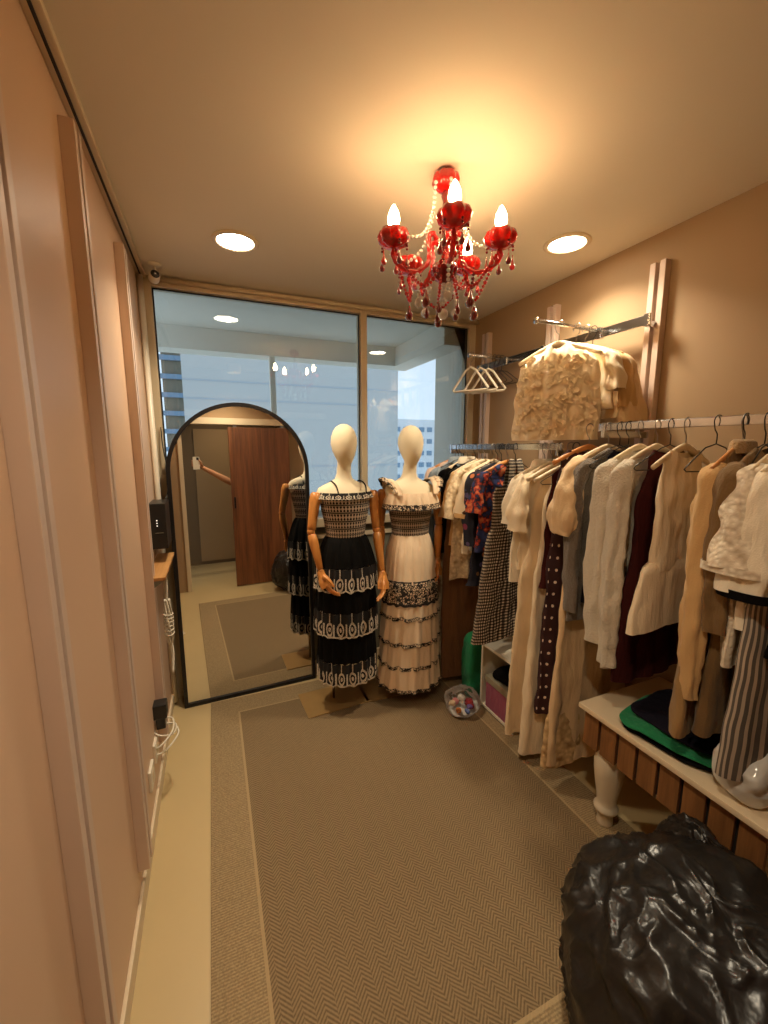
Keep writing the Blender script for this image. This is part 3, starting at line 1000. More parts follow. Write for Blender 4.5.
# ------------------------------------------------------------------ rails on the right wall
def lower_rail(y0, y1, label):
    t = thing('hanging_rail', label, 'clothes rail', (RX, (y0 + y1) / 2, RZ), 0, 'lower chrome rails')
    h = (y1 - y0) / 2
    MB().box(-.006, .006, -h, h, -.0165, .0165, .004).obj('bar', 'chrome', t)
    for y in (-h + .02, h - .02):
        b = MB().box(.0, XR - RX - .028, y - .006, y + .006, -.045, -.017, .002)
        b.box(-.008, .012, y - .008, y + .008, -.045, .018, .002)
        b.obj('bracket', 'chrome', t)
    MB().box(-.007, .007, -h - .004, -h, -.018, .018, .001).box(-.007, .007, h, h + .004, -.018, .018, .001).obj('end_cap', 'chrome', t)
RX, RZ = 1.60, 1.690
lower_rail(.18, 1.345, 'long chrome clothes rail on right wall nearest the camera')
RX, RZ = 1.56, 1.607
lower_rail(1.52, 2.53, 'lower chrome clothes rail in far corner beside the window')
t = thing('hanging_rail', 'high flat chrome wall rail above the hanging clothes with two projecting arms', 'clothes rail', (1.83, 1.97, 2.165))
MB().box(-.006, .006, -.645, .645, -.022, .022, .004).obj('bar', 'chrome', t)
for y in (-.63, .0, .63):
    MB().box(.0, .055, y - .008, y + .008, -.03, -.004, .002).box(-.010, .010, y - .012, y + .012, -.028, .026, .002).obj('bracket', 'chrome', t)
for y, x1 in ((-.385, -.41), (.33, -.29)):
    m = MB().tube([(.0, y, .012), (x1, y, .016)], .0085, 12)
    a = m.obj('face_out_arm', 'chrome', t)
    MB().lathe([(1e-5, -.006), (.014, -.005), (.016, .001), (.014, .007), (1e-5, .008)], 16, (x1, y, .016), 'X').obj('end_disc', 'chrome', a)
    MB().box(-.012, .012, y - .014, y + .014, -.026, .028, .003).obj('arm_clip', 'chrome', a)

# ------------------------------------------------------------------ hangers and garments
def hook_mb(stem=.075, r=.0215):
    pts = []
    for k in range(15):
        a = R(-35) + R(240) * k / 14
        pts.append((r * math.cos(a), 0, r * math.sin(a)))
    pts += [(-.012, 0, -.030), (0, 0, -.042), (0, 0, -stem)]
    return MB().tube(arc_pts(pts, 2), .0020, 6)
def make_hanger(kind, loc, yaw, label, group, hw=.205):
    t = thing({'wire': 'wire_hanger', 'plastic': 'plastic_hanger'}.get(kind, 'wooden_hanger'), label, 'clothes hanger', loc, yaw, group)
    hook_mb().obj('hook', 'hookmetal' if kind != 'wire' else 'wire', t)
    if kind == 'wire':
        pts = [(0, 0, -.075), (.05, 0, -.088), (hw - .01, 0, -.150), (hw, 0, -.160), (hw - .012, 0, -.168), (-hw + .012, 0, -.168), (-hw, 0, -.160), (-hw + .01, 0, -.150), (-.05, 0, -.088)]
        MB().tube(pts, .0022, 6, closed_path=True).obj('frame', 'wire', t)
    elif kind == 'plastic':
        pts = [(0, 0, -.070), (.035, 0, -.090), (hw - .02, 0, -.205), (hw - .03, 0, -.215), (-hw + .03, 0, -.215), (-hw + .02, 0, -.205), (-.035, 0, -.090)]
        MB().tube(pts, .0075, 8, closed_path=True).obj('frame', 'whiteplastic', t)
    else:
        pts = [(hw * (k / 10 - 1), 0, -.082 - .072 * abs(k / 10 - 1) ** 1.25) for k in range(21)]
        MB().tube(pts, [(.0075, .0145 - .005 * abs(k / 10 - 1)) for k in range(21)], 10).obj('shoulder_bar', 'hangwood' if kind == 'wood' else 'palewood', t)
    return t

def torso(prof, seed, L, kx=34, amp=.008, n=80, m=44, back_same=.75, neck=0.0, wr=.0035, hem=.0, p=.75, sway=(0, 0)):
    """flattened hanging garment: prof [(z, half width, thickness, x shift)]"""
    rd = random.Random(seed)
    ph = [rd.uniform(0, 6.28) for _ in range(6)]
    z0 = prof[0][0]
    rings = []
    for j in range(m):
        z = z0 - (z0 + L) * (j / (m - 1)) ** 1.0
        hw, th, xs = prof_at(prof, z)
        g = sstep((z0 - z - .12) / max(.1, L * .7))
        ring = []
        for i in range(n):
            a = 2 * PI * i / n
            c_, s_ = math.cos(a), math.sin(a)
            x = hw * spow(c_, .9)
            side = 1 if s_ >= 0 else -1
            fl = amp * g * (.6 * math.sin(kx * x + ph[0] + .7 * math.sin(2.2 * z + ph[1])) + .4 * math.sin(kx * 1.9 * x + ph[2]))
            fo = amp * g * .6 * math.sin(kx * 1.3 * x + ph[3] + side) * (1 - back_same)
            y = th / 2 * spow(s_, p) + fl + fo * side
            y += wr * noise.noise((x * 22 + seed, y * 10, z * 14)) * 1.6 + wr * 1.5 * noise.noise((x * 30 + seed, side * 5, z * 4 + x * 8))
            x += wr * 1.5 * noise.noise((seed * 1.7, side * 3 + x * 9, z * 11)) * min(1, g * 3 + .2)
            zz = z
            if neck and j < 12:
                zz -= neck * (1 - j / 12) * max(0, 1 - (x / (hw + 1e-6)) ** 2) * (1.0 if side < 0 else .35)
            if hem and j > m - 10:
                zz += hem * (j - m + 10) / 10 * math.sin(kx * .5 * x + ph[4])
            ring.append((x + xs + sway[0] * g, y + sway[1] * g, zz))
        rings.append(ring)
    return MB().loft(rings)
def sleeve_mb(pts, rad, seed, wr=.009, n=36, sub=9, fold=.22):
    path = arc_pts(pts, sub)
    N = len(path)
    rs = []
    for i in range(N):
        f = i / (N - 1) * (len(rad) - 1)
        k = min(int(f), len(rad) - 2)
        u = sstep(f - k)
        rs.append((lerp(rad[k][0], rad[k + 1][0], u), lerp(rad[k][1], rad[k + 1][1], u)))
    m = MB()
    m.tube(path, rs, n, cap=False)
    rd = random.Random(seed)
    p1, p2, p3 = rd.uniform(0, 6), rd.uniform(0, 6), rd.uniform(0, 6)
    out = []
    for q, v in enumerate(m.v):
        i, k = divmod(q, n)
        a = 2 * PI * k / n
        c = path[i]
        f = i / (N - 1)
        g = 1 + fold * sstep(f * 1.6) * (math.sin(3 * a + p1 + 2.2 * f) * .6 + math.sin(5 * a + p2 - 3 * f) * .4) + .35 * fold * math.sin(2 * a + 16 * f + p3)
        d = Vector(v) - c
        p = c + d * g
        p += Vector((wr * noise.noise((v[0] * 25 + seed, v[1] * 25, v[2] * 17)), wr * noise.noise((v[0] * 20, v[1] * 25 + seed, v[2] * 20)), 0))
        out.append(tuple(p))
    m.v = out
    return m
# torso profiles (z from rail, half width, thickness, x shift)
def prof_top(L, sh=.205, w1=.20, w2=.20, w3=.22, th=.045, th2=.05):
    return [(-.088, .055, .030, 0), (-.100, .085, .036, 0), (-.118, .120, .032, 0), (-.150, sh - .022, .026, 0), (-.170, sh - .004, .028, 0), (-.215, w1 - .008, th, 0), (-.40, w2, th2, 0), (-L, w3, th2 + .01, 0)]
SL = {
    'long': ([(.150, 0, -.142), (.196, 0, -.182), (.214, -.004, -.32), (.220, -.010, -.52), (.212, -.014, -.70)], [(.026, .016), (.034, .024), (.036, .024), (.034, .024), (.030, .018)]),
    'short': ([(.150, 0, -.142), (.196, 0, -.176), (.224, -.004, -.26), (.236, -.008, -.36)], [(.028, .016), (.040, .022), (.050, .026), (.060, .028)]),
    'puff': ([(.140, 0, -.132), (.184, 0, -.160), (.218, -.004, -.25), (.236, -.008, -.36), (.236, -.010, -.44), (.238, -.010, -.455)], [(.026, .016), (.038, .022), (.056, .030), (.078, .038), (.060, .030), (.050, .024)]),
    'bell': ([(.150, 0, -.142), (.196, 0, -.182), (.222, -.004, -.30), (.240, -.010, -.43)], [(.028, .016), (.036, .022), (.052, .030), (.084, .036)]),
}
garment_no = [0]
def garment(name, label, cat, y, spec, group=None, hang='pale', hlabel=None, hgroup=None, yaw=None, rail=None):
    garment_no[0] += 1
    sd = garment_no[0]
    rd = random.Random(sd * 13)
    rx, rz = rail or ((1.60, 1.690) if y < 1.40 else (1.56, 1.607))
    yw = R(rd.uniform(-7, 7)) if yaw is None else R(yaw)
    if hang:
        make_hanger(hang, (rx, y, rz - .002 + .0165 - .0195 + .0 + .0025), yw, hlabel or 'hanger', hgroup or 'hangers carrying garments on the lower rails', hw=spec.get('hang_hw', .195))
    t = thing(name, label, cat, (rx, y, rz - .002), yw, group)
    L = rz - spec['hem']
    pr = spec.get('prof') or prof_top(L, *spec.get('w', ()))
    pr = [q for q in pr if q[0] > -L] + [(-L,) + tuple(pr[-1][1:])]
    body = torso(pr, sd, L, spec.get('kx', 30), spec.get('amp', .008), neck=spec.get('neck', .03), hem=spec.get('hemw', .0), wr=spec.get('wr', .0055), sway=spec.get('sway', (0, 0)))
    body.obj(spec.get('body', 'body'), spec['mat'], t)
    if spec.get('sleeve'):
        pts, rad = SL[spec['sleeve']]
        k = spec.get('slen', 1.0)
        for sx in (-1, 1):
            P = [(sx * px * spec.get('ssx', 1), py, -.15 + (pz + .15) * (k if pz < -.15 else 1)) for px, py, pz in pts]
            fx = spec.get('sfat', 1.0)
            so = sleeve_mb(P, [(a * fx, b * fx) for a, b in rad], sd * 3 + sx, spec.get('swr', .009)).obj('sleeve', spec.get('smat', spec['mat']), t)
            if spec.get('cuff'):
                e = Vector(P[-1]); q = rad[-1]
                MB().tube([e + Vector((0, 0, .012)), e, e + Vector((0, 0, -.014))], [(q[0] * 1.06 * fx, q[1] * 1.1 * fx)] * 3, 20, cap=False).obj('cuff', spec['cuff'], so)
    for ex in spec.get('extra', ()):
        ex(t, L, sd, spec)
    return t
def ex_tiers(mat, nm, zs, grow=.012, sc=.0, widths=None):
    def f(t, L, sd, spec):
        for k, (a, b, w0, w1) in enumerate(zs):
            p = [(a, w0, .05, 0), (lerp(a, b, .12), lerp(w0, w1, .5), .062, 0), (b, w1, .075, 0)]
            rd = torso(p, sd * 7 + k, -b, 36, .012, m=14, hem=.006)
            rd.obj(nm, mat, t)
    return f
def ex_band(mat, nm, z, h, w, th=.06, amp=.008, kx=30):
    def f(t, L, sd, spec):
        p = [(z, w, th, 0), (z - h, w * 1.01, th, 0)]
        torso(p, sd, h - z, kx, amp, m=6).obj(nm, mat, t)
    return f
def ex_collar(mat, nm='collar', r=.075, h=.03):
    def f(t, L, sd, spec):
        MB().loft([ellring(0, 0, -.098, r, .024, 28), ellring(0, 0, -.09 + h * .4, r * .86, .022, 28), ellring(0, -.002, -.09 + h, r * .8, .020, 28), ellring(0, -.004, -.085 + h * .5, r * 1.02, .030, 28), ellring(0, -.004, -.105, r * 1.2, .034, 28)]).obj(nm, mat, t)
    return f
def ex_buttons(mat, zs, x=0.0, r=.007):
    def f(t, L, sd, spec):
        for z in zs:
            hw, th, xs = prof_at(spec.get('prof') or prof_top(L, *spec.get('w', ())), z)
            MB().lathe([(1e-5, -.003), (r, -.002), (r, .002), (1e-5, .003)], 10, (x, -th / 2 - .004, z), 'Y').obj('button', mat, t)
    return f
def ex_bow(mat, x, z, y=-.04):
    def f(t, L, sd, spec):
        m = MB()
        for s_ in (-1, 1):
            m.tube([(x, y, z), (x + s_ * .02, y - .006, z + .012), (x + s_ * .04, y, z), (x + s_ * .02, y + .004, z - .010), (x, y, z)], [(.003, .008)] * 5, 8)
            m.tube([(x, y, z), (x + s_ * .012, y, z - .05), (x + s_ * .016, y, z - .09)], [(.002, .007)] * 3, 6)
        m.obj('bow', mat, t)
    return f
def ex_strap(mat, x0, z0, z1, w_=.02, n=2):
    def f(t, L, sd, spec):
        for s_ in ((-1, 1) if n == 2 else (0,)):
            m = MB().tube(arc_pts([(s_ * x0, -.018, z1), (s_ * x0 * .7, -.014, lerp(z1, z0, .6)), (s_ * .02, 0, z0), (s_ * x0 * .7, .014, lerp(z1, z0, .6)), (s_ * x0, .018, z1)], 5), [(.003, w_)] * 21, 8, cap=False)
            m.obj('strap', mat, t)
    return f
def ex_petals(mat):
    def f(t, L, sd, spec):
        rd = random.Random(77)
        m = MB()
        for k in range(240):
            z = -rd.uniform(.15, L - .02)
            hw, th, xs = prof_at(spec['prof'], z)
            x = rd.uniform(-1, 1) * hw * .93
            sd_ = -1 if k % 4 else 1
            y = sd_ * (th / 2 * math.sqrt(max(.05, 1 - (x / hw) ** 2)) ** .75 + .003)
            r = rd.uniform(.014, .026)
            a0 = rd.uniform(0, 6.28)
            ring = []
            tx, tz = rd.uniform(-.5, .5), rd.uniform(-.5, .5)
            for q in range(9):
                a = 2 * PI * q / 9
                rr = r * (.75 + .35 * math.sin(2.5 * a + a0))
                ring.append((x + rr * math.cos(a + a0), y + sd_ * (.004 + .010 * abs(math.sin(a * 1.5 + a0)) + tx * rr * math.cos(a + a0) * .5 + tz * rr * math.sin(a + a0) * .5), z + rr * math.sin(a + a0)))
            m.add([(x, y, z)] + ring, [(0, q + 1, (q + 1) % 9 + 1) for q in range(9)])
        m.obj('flower_applique', mat, t)['kind'] = 'stuff'
    return f
sleeveless = lambda L, top=.11, w1=.15, w2=.20, w3=.24, th=.05: [(-.095, top * .75, .022, 0), (-.125, top, .03, 0), (-.17, top * .98, .034, 0), (-.27, w1, th, 0), (-.45, w1 * 1.0, th, 0), (-.62, w2, th + .01, 0), (-L, w3, th + .02, 0)]
dressp = lambda L, sh=.20, wa=.17, hem=.26, th=.05, th2=.075: [(-.088, .055, .03, 0), (-.10, .085, .036, 0), (-.122, .135, .036, 0), (-.155, sh, .032, 0), (-.215, sh - .01, th, 0), (-.45, wa, th, 0), (-.80, lerp(wa, hem, .6), th2, 0), (-L, hem, th2, 0)]
G1, G2 = 'garments on the far lower rail', 'garments on the near lower rail'
HL = 'hangers carrying garments on the lower rails'
def hl(kind, what):
    return {'pale': 'pale wooden', 'wood': 'brown wooden', 'wire': 'black wire', 'plastic': 'white plastic'}[kind] + ' hanger holding ' + what

# far rail, from the window towards the camera
garment('ruffled_blouse', 'rose cream ruffled blouse at the window end of the far rail', 'blouse', 2.46, dict(hem=.98, mat='rose', sleeve='long', slen=.8, amp=.012, extra=[ex_tiers('rose', 'ruffle', [(-.10, -.20, .09, .16), (-.17, -.28, .12, .18)])]), G1, 'wood', hl('wood', 'the rose ruffled blouse'))
garment('denim_shirt', 'pale grey blue shirt behind the black coat on the far rail', 'shirt', 2.42, dict(hem=.94, mat='bluegrey', sleeve='long', amp=.01, extra=[ex_collar('bluegrey')]), G1, 'wire', hl('wire', 'the pale grey blue shirt'))
garment('lace_maxi_skirt', 'long ivory lace skirt showing below the black coat near the window', 'skirt', 2.385, dict(hem=.16, mat='lace_cream', prof=[(-.16, .15, .03, -.03), (-.22, .155, .04, -.03), (-.9, .175, .06, -.03)], amp=.006, neck=0, extra=[ex_band('lace_cream', 'waistband', -.158, .03, .153, .034, 0)]), G1, 'wire', hl('wire', 'the long ivory lace skirt'))
garment('black_coat', 'black sleeveless coat dress with pale lining edge near the window', 'coat', 2.315, dict(hem=.92, mat='black', w=(.215, .20, .20, .215, .05, .06), amp=.007, sleeve='long', slen=.92, extra=[ex_collar('white', 'lining', .07, .03), ex_band('bluegrey', 'lining_edge', -.105, .02, .10, .04, 0)]), G1, 'pale', hl('pale', 'the black coat'))
garment('wrap_skirt', 'plain brown ankle length skirt hanging between black coat and gingham dress', 'skirt', 2.225, dict(hem=.075, mat='brown', prof=[(-.17, .15, .03, -.02), (-.24, .17, .05, -.02), (-1.0, .20, .08, -.02), (-1.45, .195, .08, -.02)], amp=.006, neck=0, extra=[ex_band('brown', 'waistband', -.168, .03, .153, .036, 0)]), G1, 'wire', hl('wire', 'the brown ankle length skirt'))
garment('short_sleeved_blouse', 'tan short sleeved blouse beside the cream lace tunic', 'blouse', 2.18, dict(hem=1.0, mat='tan', sleeve='bell', amp=.010), G1, 'pale', hl('pale', 'the tan short sleeved blouse'))
garment('lace_tunic', 'cream lace tunic with scalloped hem left of the floral dress', 'blouse', 2.12, dict(hem=.78, mat='lace_cream', sleeve='bell', sfat=1.05, amp=.012, hemw=.014, w=(.205, .20, .205, .225)), G1, 'pale', hl('pale', 'the cream lace tunic'))
garment('bow_blouse', 'ivory blouse with ribbon bow at the sleeve beside the floral dress', 'blouse', 2.04, dict(hem=.98, mat='ivory', sleeve='short', slen=1.15, amp=.012, cuff='tan', extra=[ex_bow('brown', -.225, -.37, -.05)]), G1, 'pale', hl('pale', 'the ivory bow blouse'))
garment('vest', 'grey sleeveless top squeezed beside the ivory bow blouse', 'top', 2.0, dict(hem=1.0, mat='grey', prof=sleeveless(.62, .11, .15, .17, .18), amp=.006), G1, 'wire', hl('wire', 'the grey sleeveless top'))
garment('floral_dress', 'dark navy floral print dress with red flowers left of the gingham dress', 'dress', 1.965, dict(hem=.80, mat='floral', sleeve='long', slen=.75, sfat=1.1, amp=.011, prof=dressp(.82, .20, .18, .22)), G1, 'wire', hl('wire', 'the dark floral dress'))
garment('printed_blouse', 'red and blue printed blouse behind the gingham halter dress', 'blouse', 1.91, dict(hem=1.02, mat='redblue', sleeve='short', amp=.008), G1, 'wood', hl('wood', 'the red and blue printed blouse'))
garment('gingham_dress', 'black and white gingham halter dress with tiered skirt', 'dress', 1.845, dict(hem=.52, mat='gingham', amp=.006, neck=0, sway=(-.045, 0), prof=[(-.215, .115, .03, -.03), (-.25, .13, .044, -.03), (-.43, .135, .05, -.03), (-.55, .17, .06, -.03), (-1.08, .21, .08, -.03)],
        extra=[ex_tiers('gingham', 'skirt_tier', [(-.43, -.74, .14, .235), (-.70, -1.09, .17, .285)]), ex_strap('gingham', .05, -.07, -.235, .03)]), G1, 'wire', hl('wire', 'the gingham dress'), yaw=10)
garment('short_sleeved_shirt', 'white short sleeved shirt right beside the gingham dress', 'shirt', 1.625, dict(hem=.92, mat='white', sleeve='short', slen=1.1, sfat=.95, ssx=.86, w=(.180, .17, .17, .18), hang_hw=.175, amp=.008, extra=[ex_collar('white')]), G1, 'pale', hl('pale', 'the white shirt beside the gingham dress'))
garment('puff_sleeved_blouse', 'ivory puff sleeved blouse in front of the white short sleeved shirt', 'blouse', 1.575, dict(hem=1.0, mat='ivory', sleeve='puff', slen=.85, sfat=.85, ssx=.86, w=(.180, .17, .17, .18), hang_hw=.175, amp=.008), G1, 'pale', hl('pale', 'the ivory puff sleeved blouse'))
garment('maxi_dress', 'long cream flared dress hanging to the floor left of the dotted dress', 'dress', 1.53, dict(hem=.15, mat='cream', prof=sleeveless(1.46, .11, .15, .20, .25, .05), amp=.014, kx=24), G1, 'pale', hl('pale', 'the long cream flared dress'))
# near rail, from the far end towards the camera
garment('maxi_dress', 'long ivory dress with narrow folds right beside the dotted maroon dress', 'dress', 1.465, dict(hem=.06, mat='ivory', prof=sleeveless(1.62, .10, .14, .17, .20, .05), amp=.014, kx=30), G2, 'pale', hl('pale', 'the long ivory dress'), rail=(1.56, 1.607) )
garment('dotted_dress', 'long dark maroon dress with white dots', 'dress', 1.4, dict(hem=.32, mat='dotted', prof=sleeveless(1.37, .15, .17, .19, .21), amp=.010), G2, 'wood', hl('wood', 'the dotted maroon dress'), rail=(1.60, 1.690))
garment('burgundy_blouse', 'plain burgundy blouse squeezed behind the dotted maroon dress', 'blouse', 1.432, dict(hem=.95, mat='maroon', prof=sleeveless(.74, .13, .15, .16, .17), amp=.006), G2, 'wire', hl('wire', 'the burgundy blouse'))
garment('puff_sleeved_dress', 'long tan puff sleeved dress with lace hem', 'dress', 1.3, dict(hem=.14, mat='beige', prof=dressp(1.55, .195, .16, .25), sleeve='puff', sfat=1.05, amp=.014, kx=24, extra=[ex_tiers('tanlace', 'lace_hem', [(-1.30, -1.56, .235, .262)])]), G2, 'pale', hl('pale', 'the tan puff sleeved dress'))
garment('knit_cardigan', 'taupe knitted cardigan between puff sleeved dress and fluffy cream cardigans', 'cardigan', 1.245, dict(hem=.86, mat='greyknit', sleeve='long', slen=1.15, amp=.006), G2, 'wire', hl('wire', 'the taupe knitted cardigan'))
garment('camisole', 'black strappy top on wire hanger beside the taupe cardigan', 'top', 1.205, dict(hem=.95, mat='navy', prof=sleeveless(.74, .10, .15, .17, .18), amp=.006), G2, 'wire', hl('wire', 'the black strappy top'))
garment('fluffy_cardigan', 'fluffy cream cardigan farther from the camera of the two', 'cardigan', 1.155, dict(hem=.82, mat='fluffy', sleeve='long', slen=1.30, sfat=1.12, amp=.006), G2, 'pale', hl('pale', 'the farther fluffy cream cardigan'), yaw=4)
garment('fluffy_cardigan', 'fluffy cream cardigan nearer the camera of the two', 'cardigan', 1.085, dict(hem=.74, mat='fluffy', sleeve='long', slen=1.42, sfat=1.15, amp=.006), G2, 'pale', hl('pale', 'the nearer fluffy cream cardigan'), yaw=4)
garment('velvet_dress', 'dark brown red dress behind the cream sleeveless peplum top', 'dress', 1.035, dict(hem=.70, mat='maroon', prof=sleeveless(.99, .11, .16, .19, .21), amp=.008), G2, 'wire', hl('wire', 'the dark brown red dress'))
garment('peplum_blouse', 'cream sleeveless peplum top', 'top', 0.98, dict(hem=1.16, mat='ivory', prof=sleeveless(.56, .125, .145, .145, .145, .05), amp=.004,
        extra=[ex_tiers('ivory', 'peplum', [(-.50, -.75, .145, .25)])]), G2, 'pale', hl('pale', 'the cream peplum top'), yaw=6)
garment('trench_coat', 'long khaki coat with fur collar reaching down to the bench', 'coat', 0.805, dict(hem=.655, mat='khaki', prof=dressp(1.03, .20, .19, .225, .05, .07), sleeve='long', slen=1.35, sfat=.98, smat='tan', amp=.012, kx=20, sway=(-.02, 0), extra=[ex_collar('fur', 'fur_collar', .06, .03)]), G2, 'wood', hl('wood', 'the khaki coat'), yaw=8)
garment('dress_coat', 'dark olive brown coat beside the long khaki coat', 'coat', 0.745, dict(hem=.68, mat='darkkhaki', prof=dressp(1.01, .19, .17, .20), sleeve='long', slen=.9, amp=.010), G2, 'wire', hl('wire', 'the dark olive coat'), yaw=6)
garment('cutwork_blouse', 'off white blouse with cutwork bell sleeve', 'blouse', 0.69, dict(hem=.95, mat='lace_white', sleeve='bell', sfat=.95, amp=.008, cuff='lace_white'), G2, 'pale', hl('pale', 'the off white cutwork blouse'))
garment('striped_trousers', 'grey and cream striped wide trousers hanging above the bench', 'trousers', 0.61, dict(hem=.62, mat='stripe', prof=[(-.20, .16, .04, -.03), (-.30, .18, .06, -.03), (-1.07, .21, .085, -.03)], amp=.010, kx=40, neck=0, wr=.002, extra=[ex_band('stripe', 'waistband', -.198, .035, .163, .045, 0)]), G2, 'wire', hl('wire', 'the striped trousers'))
garment('trimmed_cardigan', 'cream cardigan with thin black trim at cuff and front', 'cardigan', 0.65, dict(hem=1.08, mat='white', sleeve='short', slen=1.65, sfat=1.0, amp=.007, cuff='black', extra=[ex_buttons('black', (-.25, -.33, -.41, -.49), 0.02)]), G2, 'pale', hl('pale', 'the black trimmed cream cardigan'))
garment('black_dress', 'black dress nearest the camera on the near rail', 'dress', 0.565, dict(hem=1.02, mat='black', prof=sleeveless(.67, .12, .17, .19, .2), amp=.008), G2, 'wire', hl('wire', 'the black dress nearest the camera'))
garment('beige_jacket', 'beige jacket at right photo edge behind the black dress', 'jacket', .475, dict(hem=.9, mat='beige', sleeve='long', amp=.007), G2, 'pale', hl('pale', 'the beige jacket at photo edge'))

# upper arm: sheer appliqued top in a clear cover and two more tops behind it
UR = (1.565, 2.178)
garment('applique_blouse', 'sheer organza blouse with pale appliqué flowers on the high rail'.replace('é', 'e'), 'blouse', 1.585, dict(hem=1.64, mat='applique', prof=[(-.080, .035, .03, 0), (-.10, .07, .04, 0), (-.135, .135, .05, 0), (-.185, .185, .055, 0), (-.25, .200, .06, 0), (-.54, .208, .065, 0)], amp=.007, wr=.012, extra=[ex_petals('applique')]), None, 'pale', 'pale wooden hanger holding the sheer applique blouse', 'hangers on the high rail arms', yaw=-66, rail=UR)
UR = (1.675, 2.178)
garment('short_sleeved_blouse', 'pale ivory short sleeved blouse between the applique and tan tops on the high rail', 'blouse', 1.585, dict(hem=1.78, mat='ivory', sleeve='short', slen=.8, amp=.008), None, 'pale', 'pale wooden hanger holding the pale cream high rail blouse', 'hangers on the high rail arms', yaw=94, rail=UR)
UR = (1.735, 2.178)
garment('short_sleeved_jumper', 'tan short sleeved top hanging behind the sheer applique blouse', 'top', 1.585, dict(hem=1.74, mat='tan', sleeve='short', slen=1.15, amp=.008), None, 'wood', 'wooden hanger holding the tan top on the high rail', 'hangers on the high rail arms', yaw=96, rail=UR)
UR = (1.785, 2.178)
garment('ruffled_blouse', 'beige ruffled top nearest the wall on the high rail', 'top', 1.585, dict(hem=1.72, mat='beige', sleeve='bell', slen=1.1, amp=.010), None, 'wire', 'wire hanger holding the beige top nearest the wall', 'hangers on the high rail arms', yaw=90, rail=UR)
# empty hangers
for x, yw, lb_ in ((1.555, 118, 'white triangular hanger nearest the window glass, empty'), (1.63, 112, 'middle one of the white empty triangular hangers'), (1.69, 114, 'white empty triangular hanger nearest the wall')):
    make_hanger('plastic', (x, 2.30, 2.178), R(yw), lb_, 'empty white hangers on the far projecting arm', .145)
for k, x in enumerate((1.735, 1.765, 1.795)):
    make_hanger('wire', (x, 2.30, 2.178), R(85 + 6 * k), 'dark wire hanger hanging empty behind the white triangular hangers', 'empty wire hangers on the far projecting arm', .15)
for k, y in enumerate((.88, .80, .735)):
    make_hanger('wire', (1.60, y, 1.689), R((-4, 5, 9)[k]), 'empty dark wire hanger squeezed between coats on the near rail', 'empty wire hangers on the near rail', .14)
# ------------------------------------------------------------------ bench and the things on it
BX0, BX1, BY0, BY1, BZ = 1.385, 1.90, .50, 1.165, .53
t = thing('display_bench', 'white topped low bench with brown slatted apron and turned legs', 'bench', ((BX0 + BX1) / 2, (BY0 + BY1) / 2, 0))
o = t.location
MB().box(BX0 - o.x, BX1 - o.x, BY0 - o.y, BY1 - o.y, BZ - .022, BZ, .006).obj('top', 'benchtop', t)
MB().box(BX0 + .035 - o.x, BX0 + .045 - o.x, BY0 + .03 - o.y, BY1 - .02 - o.y, .355, BZ - .022).box(BX0 + .04 - o.x, BX1 - .03 - o.x, BY1 - .045 - o.y, BY1 - .035 - o.y, .355, BZ - .022).obj('apron_backing', 'dark', t)
y = BY1 - .02
while y - .068 > BY0:
    MB().box(BX0 + .02 - o.x, BX0 + .035 - o.x, y - .068 - o.y, y - o.y, .35, BZ - .0225, .003).obj('slat', 'slat', t)
    y -= .080
legp = [(.030, 0), (.032, .02), (.028, .055), (.036, .068), (.046, .078), (.048, .090), (.040, .100), (.037, .112), (.040, .14), (.050, .20), (.058, .26), (.060, .30), (.052, .345), (.042, .365), (.050, .375), (.050, .395), (.034, .405), (.034, BZ - .023)]
for x, y in ((BX0 + .085, 1.06), (BX1 - .07, 1.06), (BX0 + .085, .57), (BX1 - .07, .57)):
    MB().lathe(legp, 28).obj('leg', 'whiteleg', t, (x - o.x, y - o.y, 0))

def soft(name, label, cat, c, size, rz, mat, seed, group=None, amp=.016, p=.42, nu=60, nv=18, freq=11, under=0.0):
    """a soft folded thing: rounded slab with wrinkles; base at z=0"""
    t_ = []
    sx, sy, sz = size
    m = MB()
    rings = []
    for j in range(nv + 1):
        f = -PI / 2 + PI * j / nv
        ring = []
        for i in range(nu):
            a = 2 * PI * i / nu
            cr_ = spow(math.cos(f), .35)
            x = sx / 2 * cr_ * spow(math.cos(a), p)
            yy = sy / 2 * cr_ * spow(math.sin(a), p)
            z = sz / 2 * (1 + spow(math.sin(f), .8))
            d_ = amp * noise.noise((x * freq + seed, yy * freq, z * freq * .7)) * (0.15 + sstep(z / sz))
            e_ = amp * noise.noise((x * freq, yy * freq + seed * 2, z * 30))
            ring.append((x + e_, yy + e_ * .7, max(under, z + d_)))
        rings.append(ring)
    o_ = m.loft(rings, True, True).obj(name, mat, None, c, (0, 0, rz))
    return tag(o_, label, cat, group)
soft('folded_garment', 'black folded garment at the bottom of the pile on the bench', 'clothes', (1.60, .86, BZ + .001), (.37, .36, .022), R(8), 'black', 3, 'folded clothes on the bench')
soft('folded_garment', 'bright green folded garment in the pile on the bench', 'clothes', (1.575, .87, BZ + .024), (.34, .34, .020), R(10), 'green', 8, 'folded clothes on the bench')
soft('folded_garment', 'dark folded garment on top of the green one on the bench', 'clothes', (1.615, .87, BZ + .045), (.32, .31, .022), R(6), 'navy', 14, 'folded clothes on the bench')

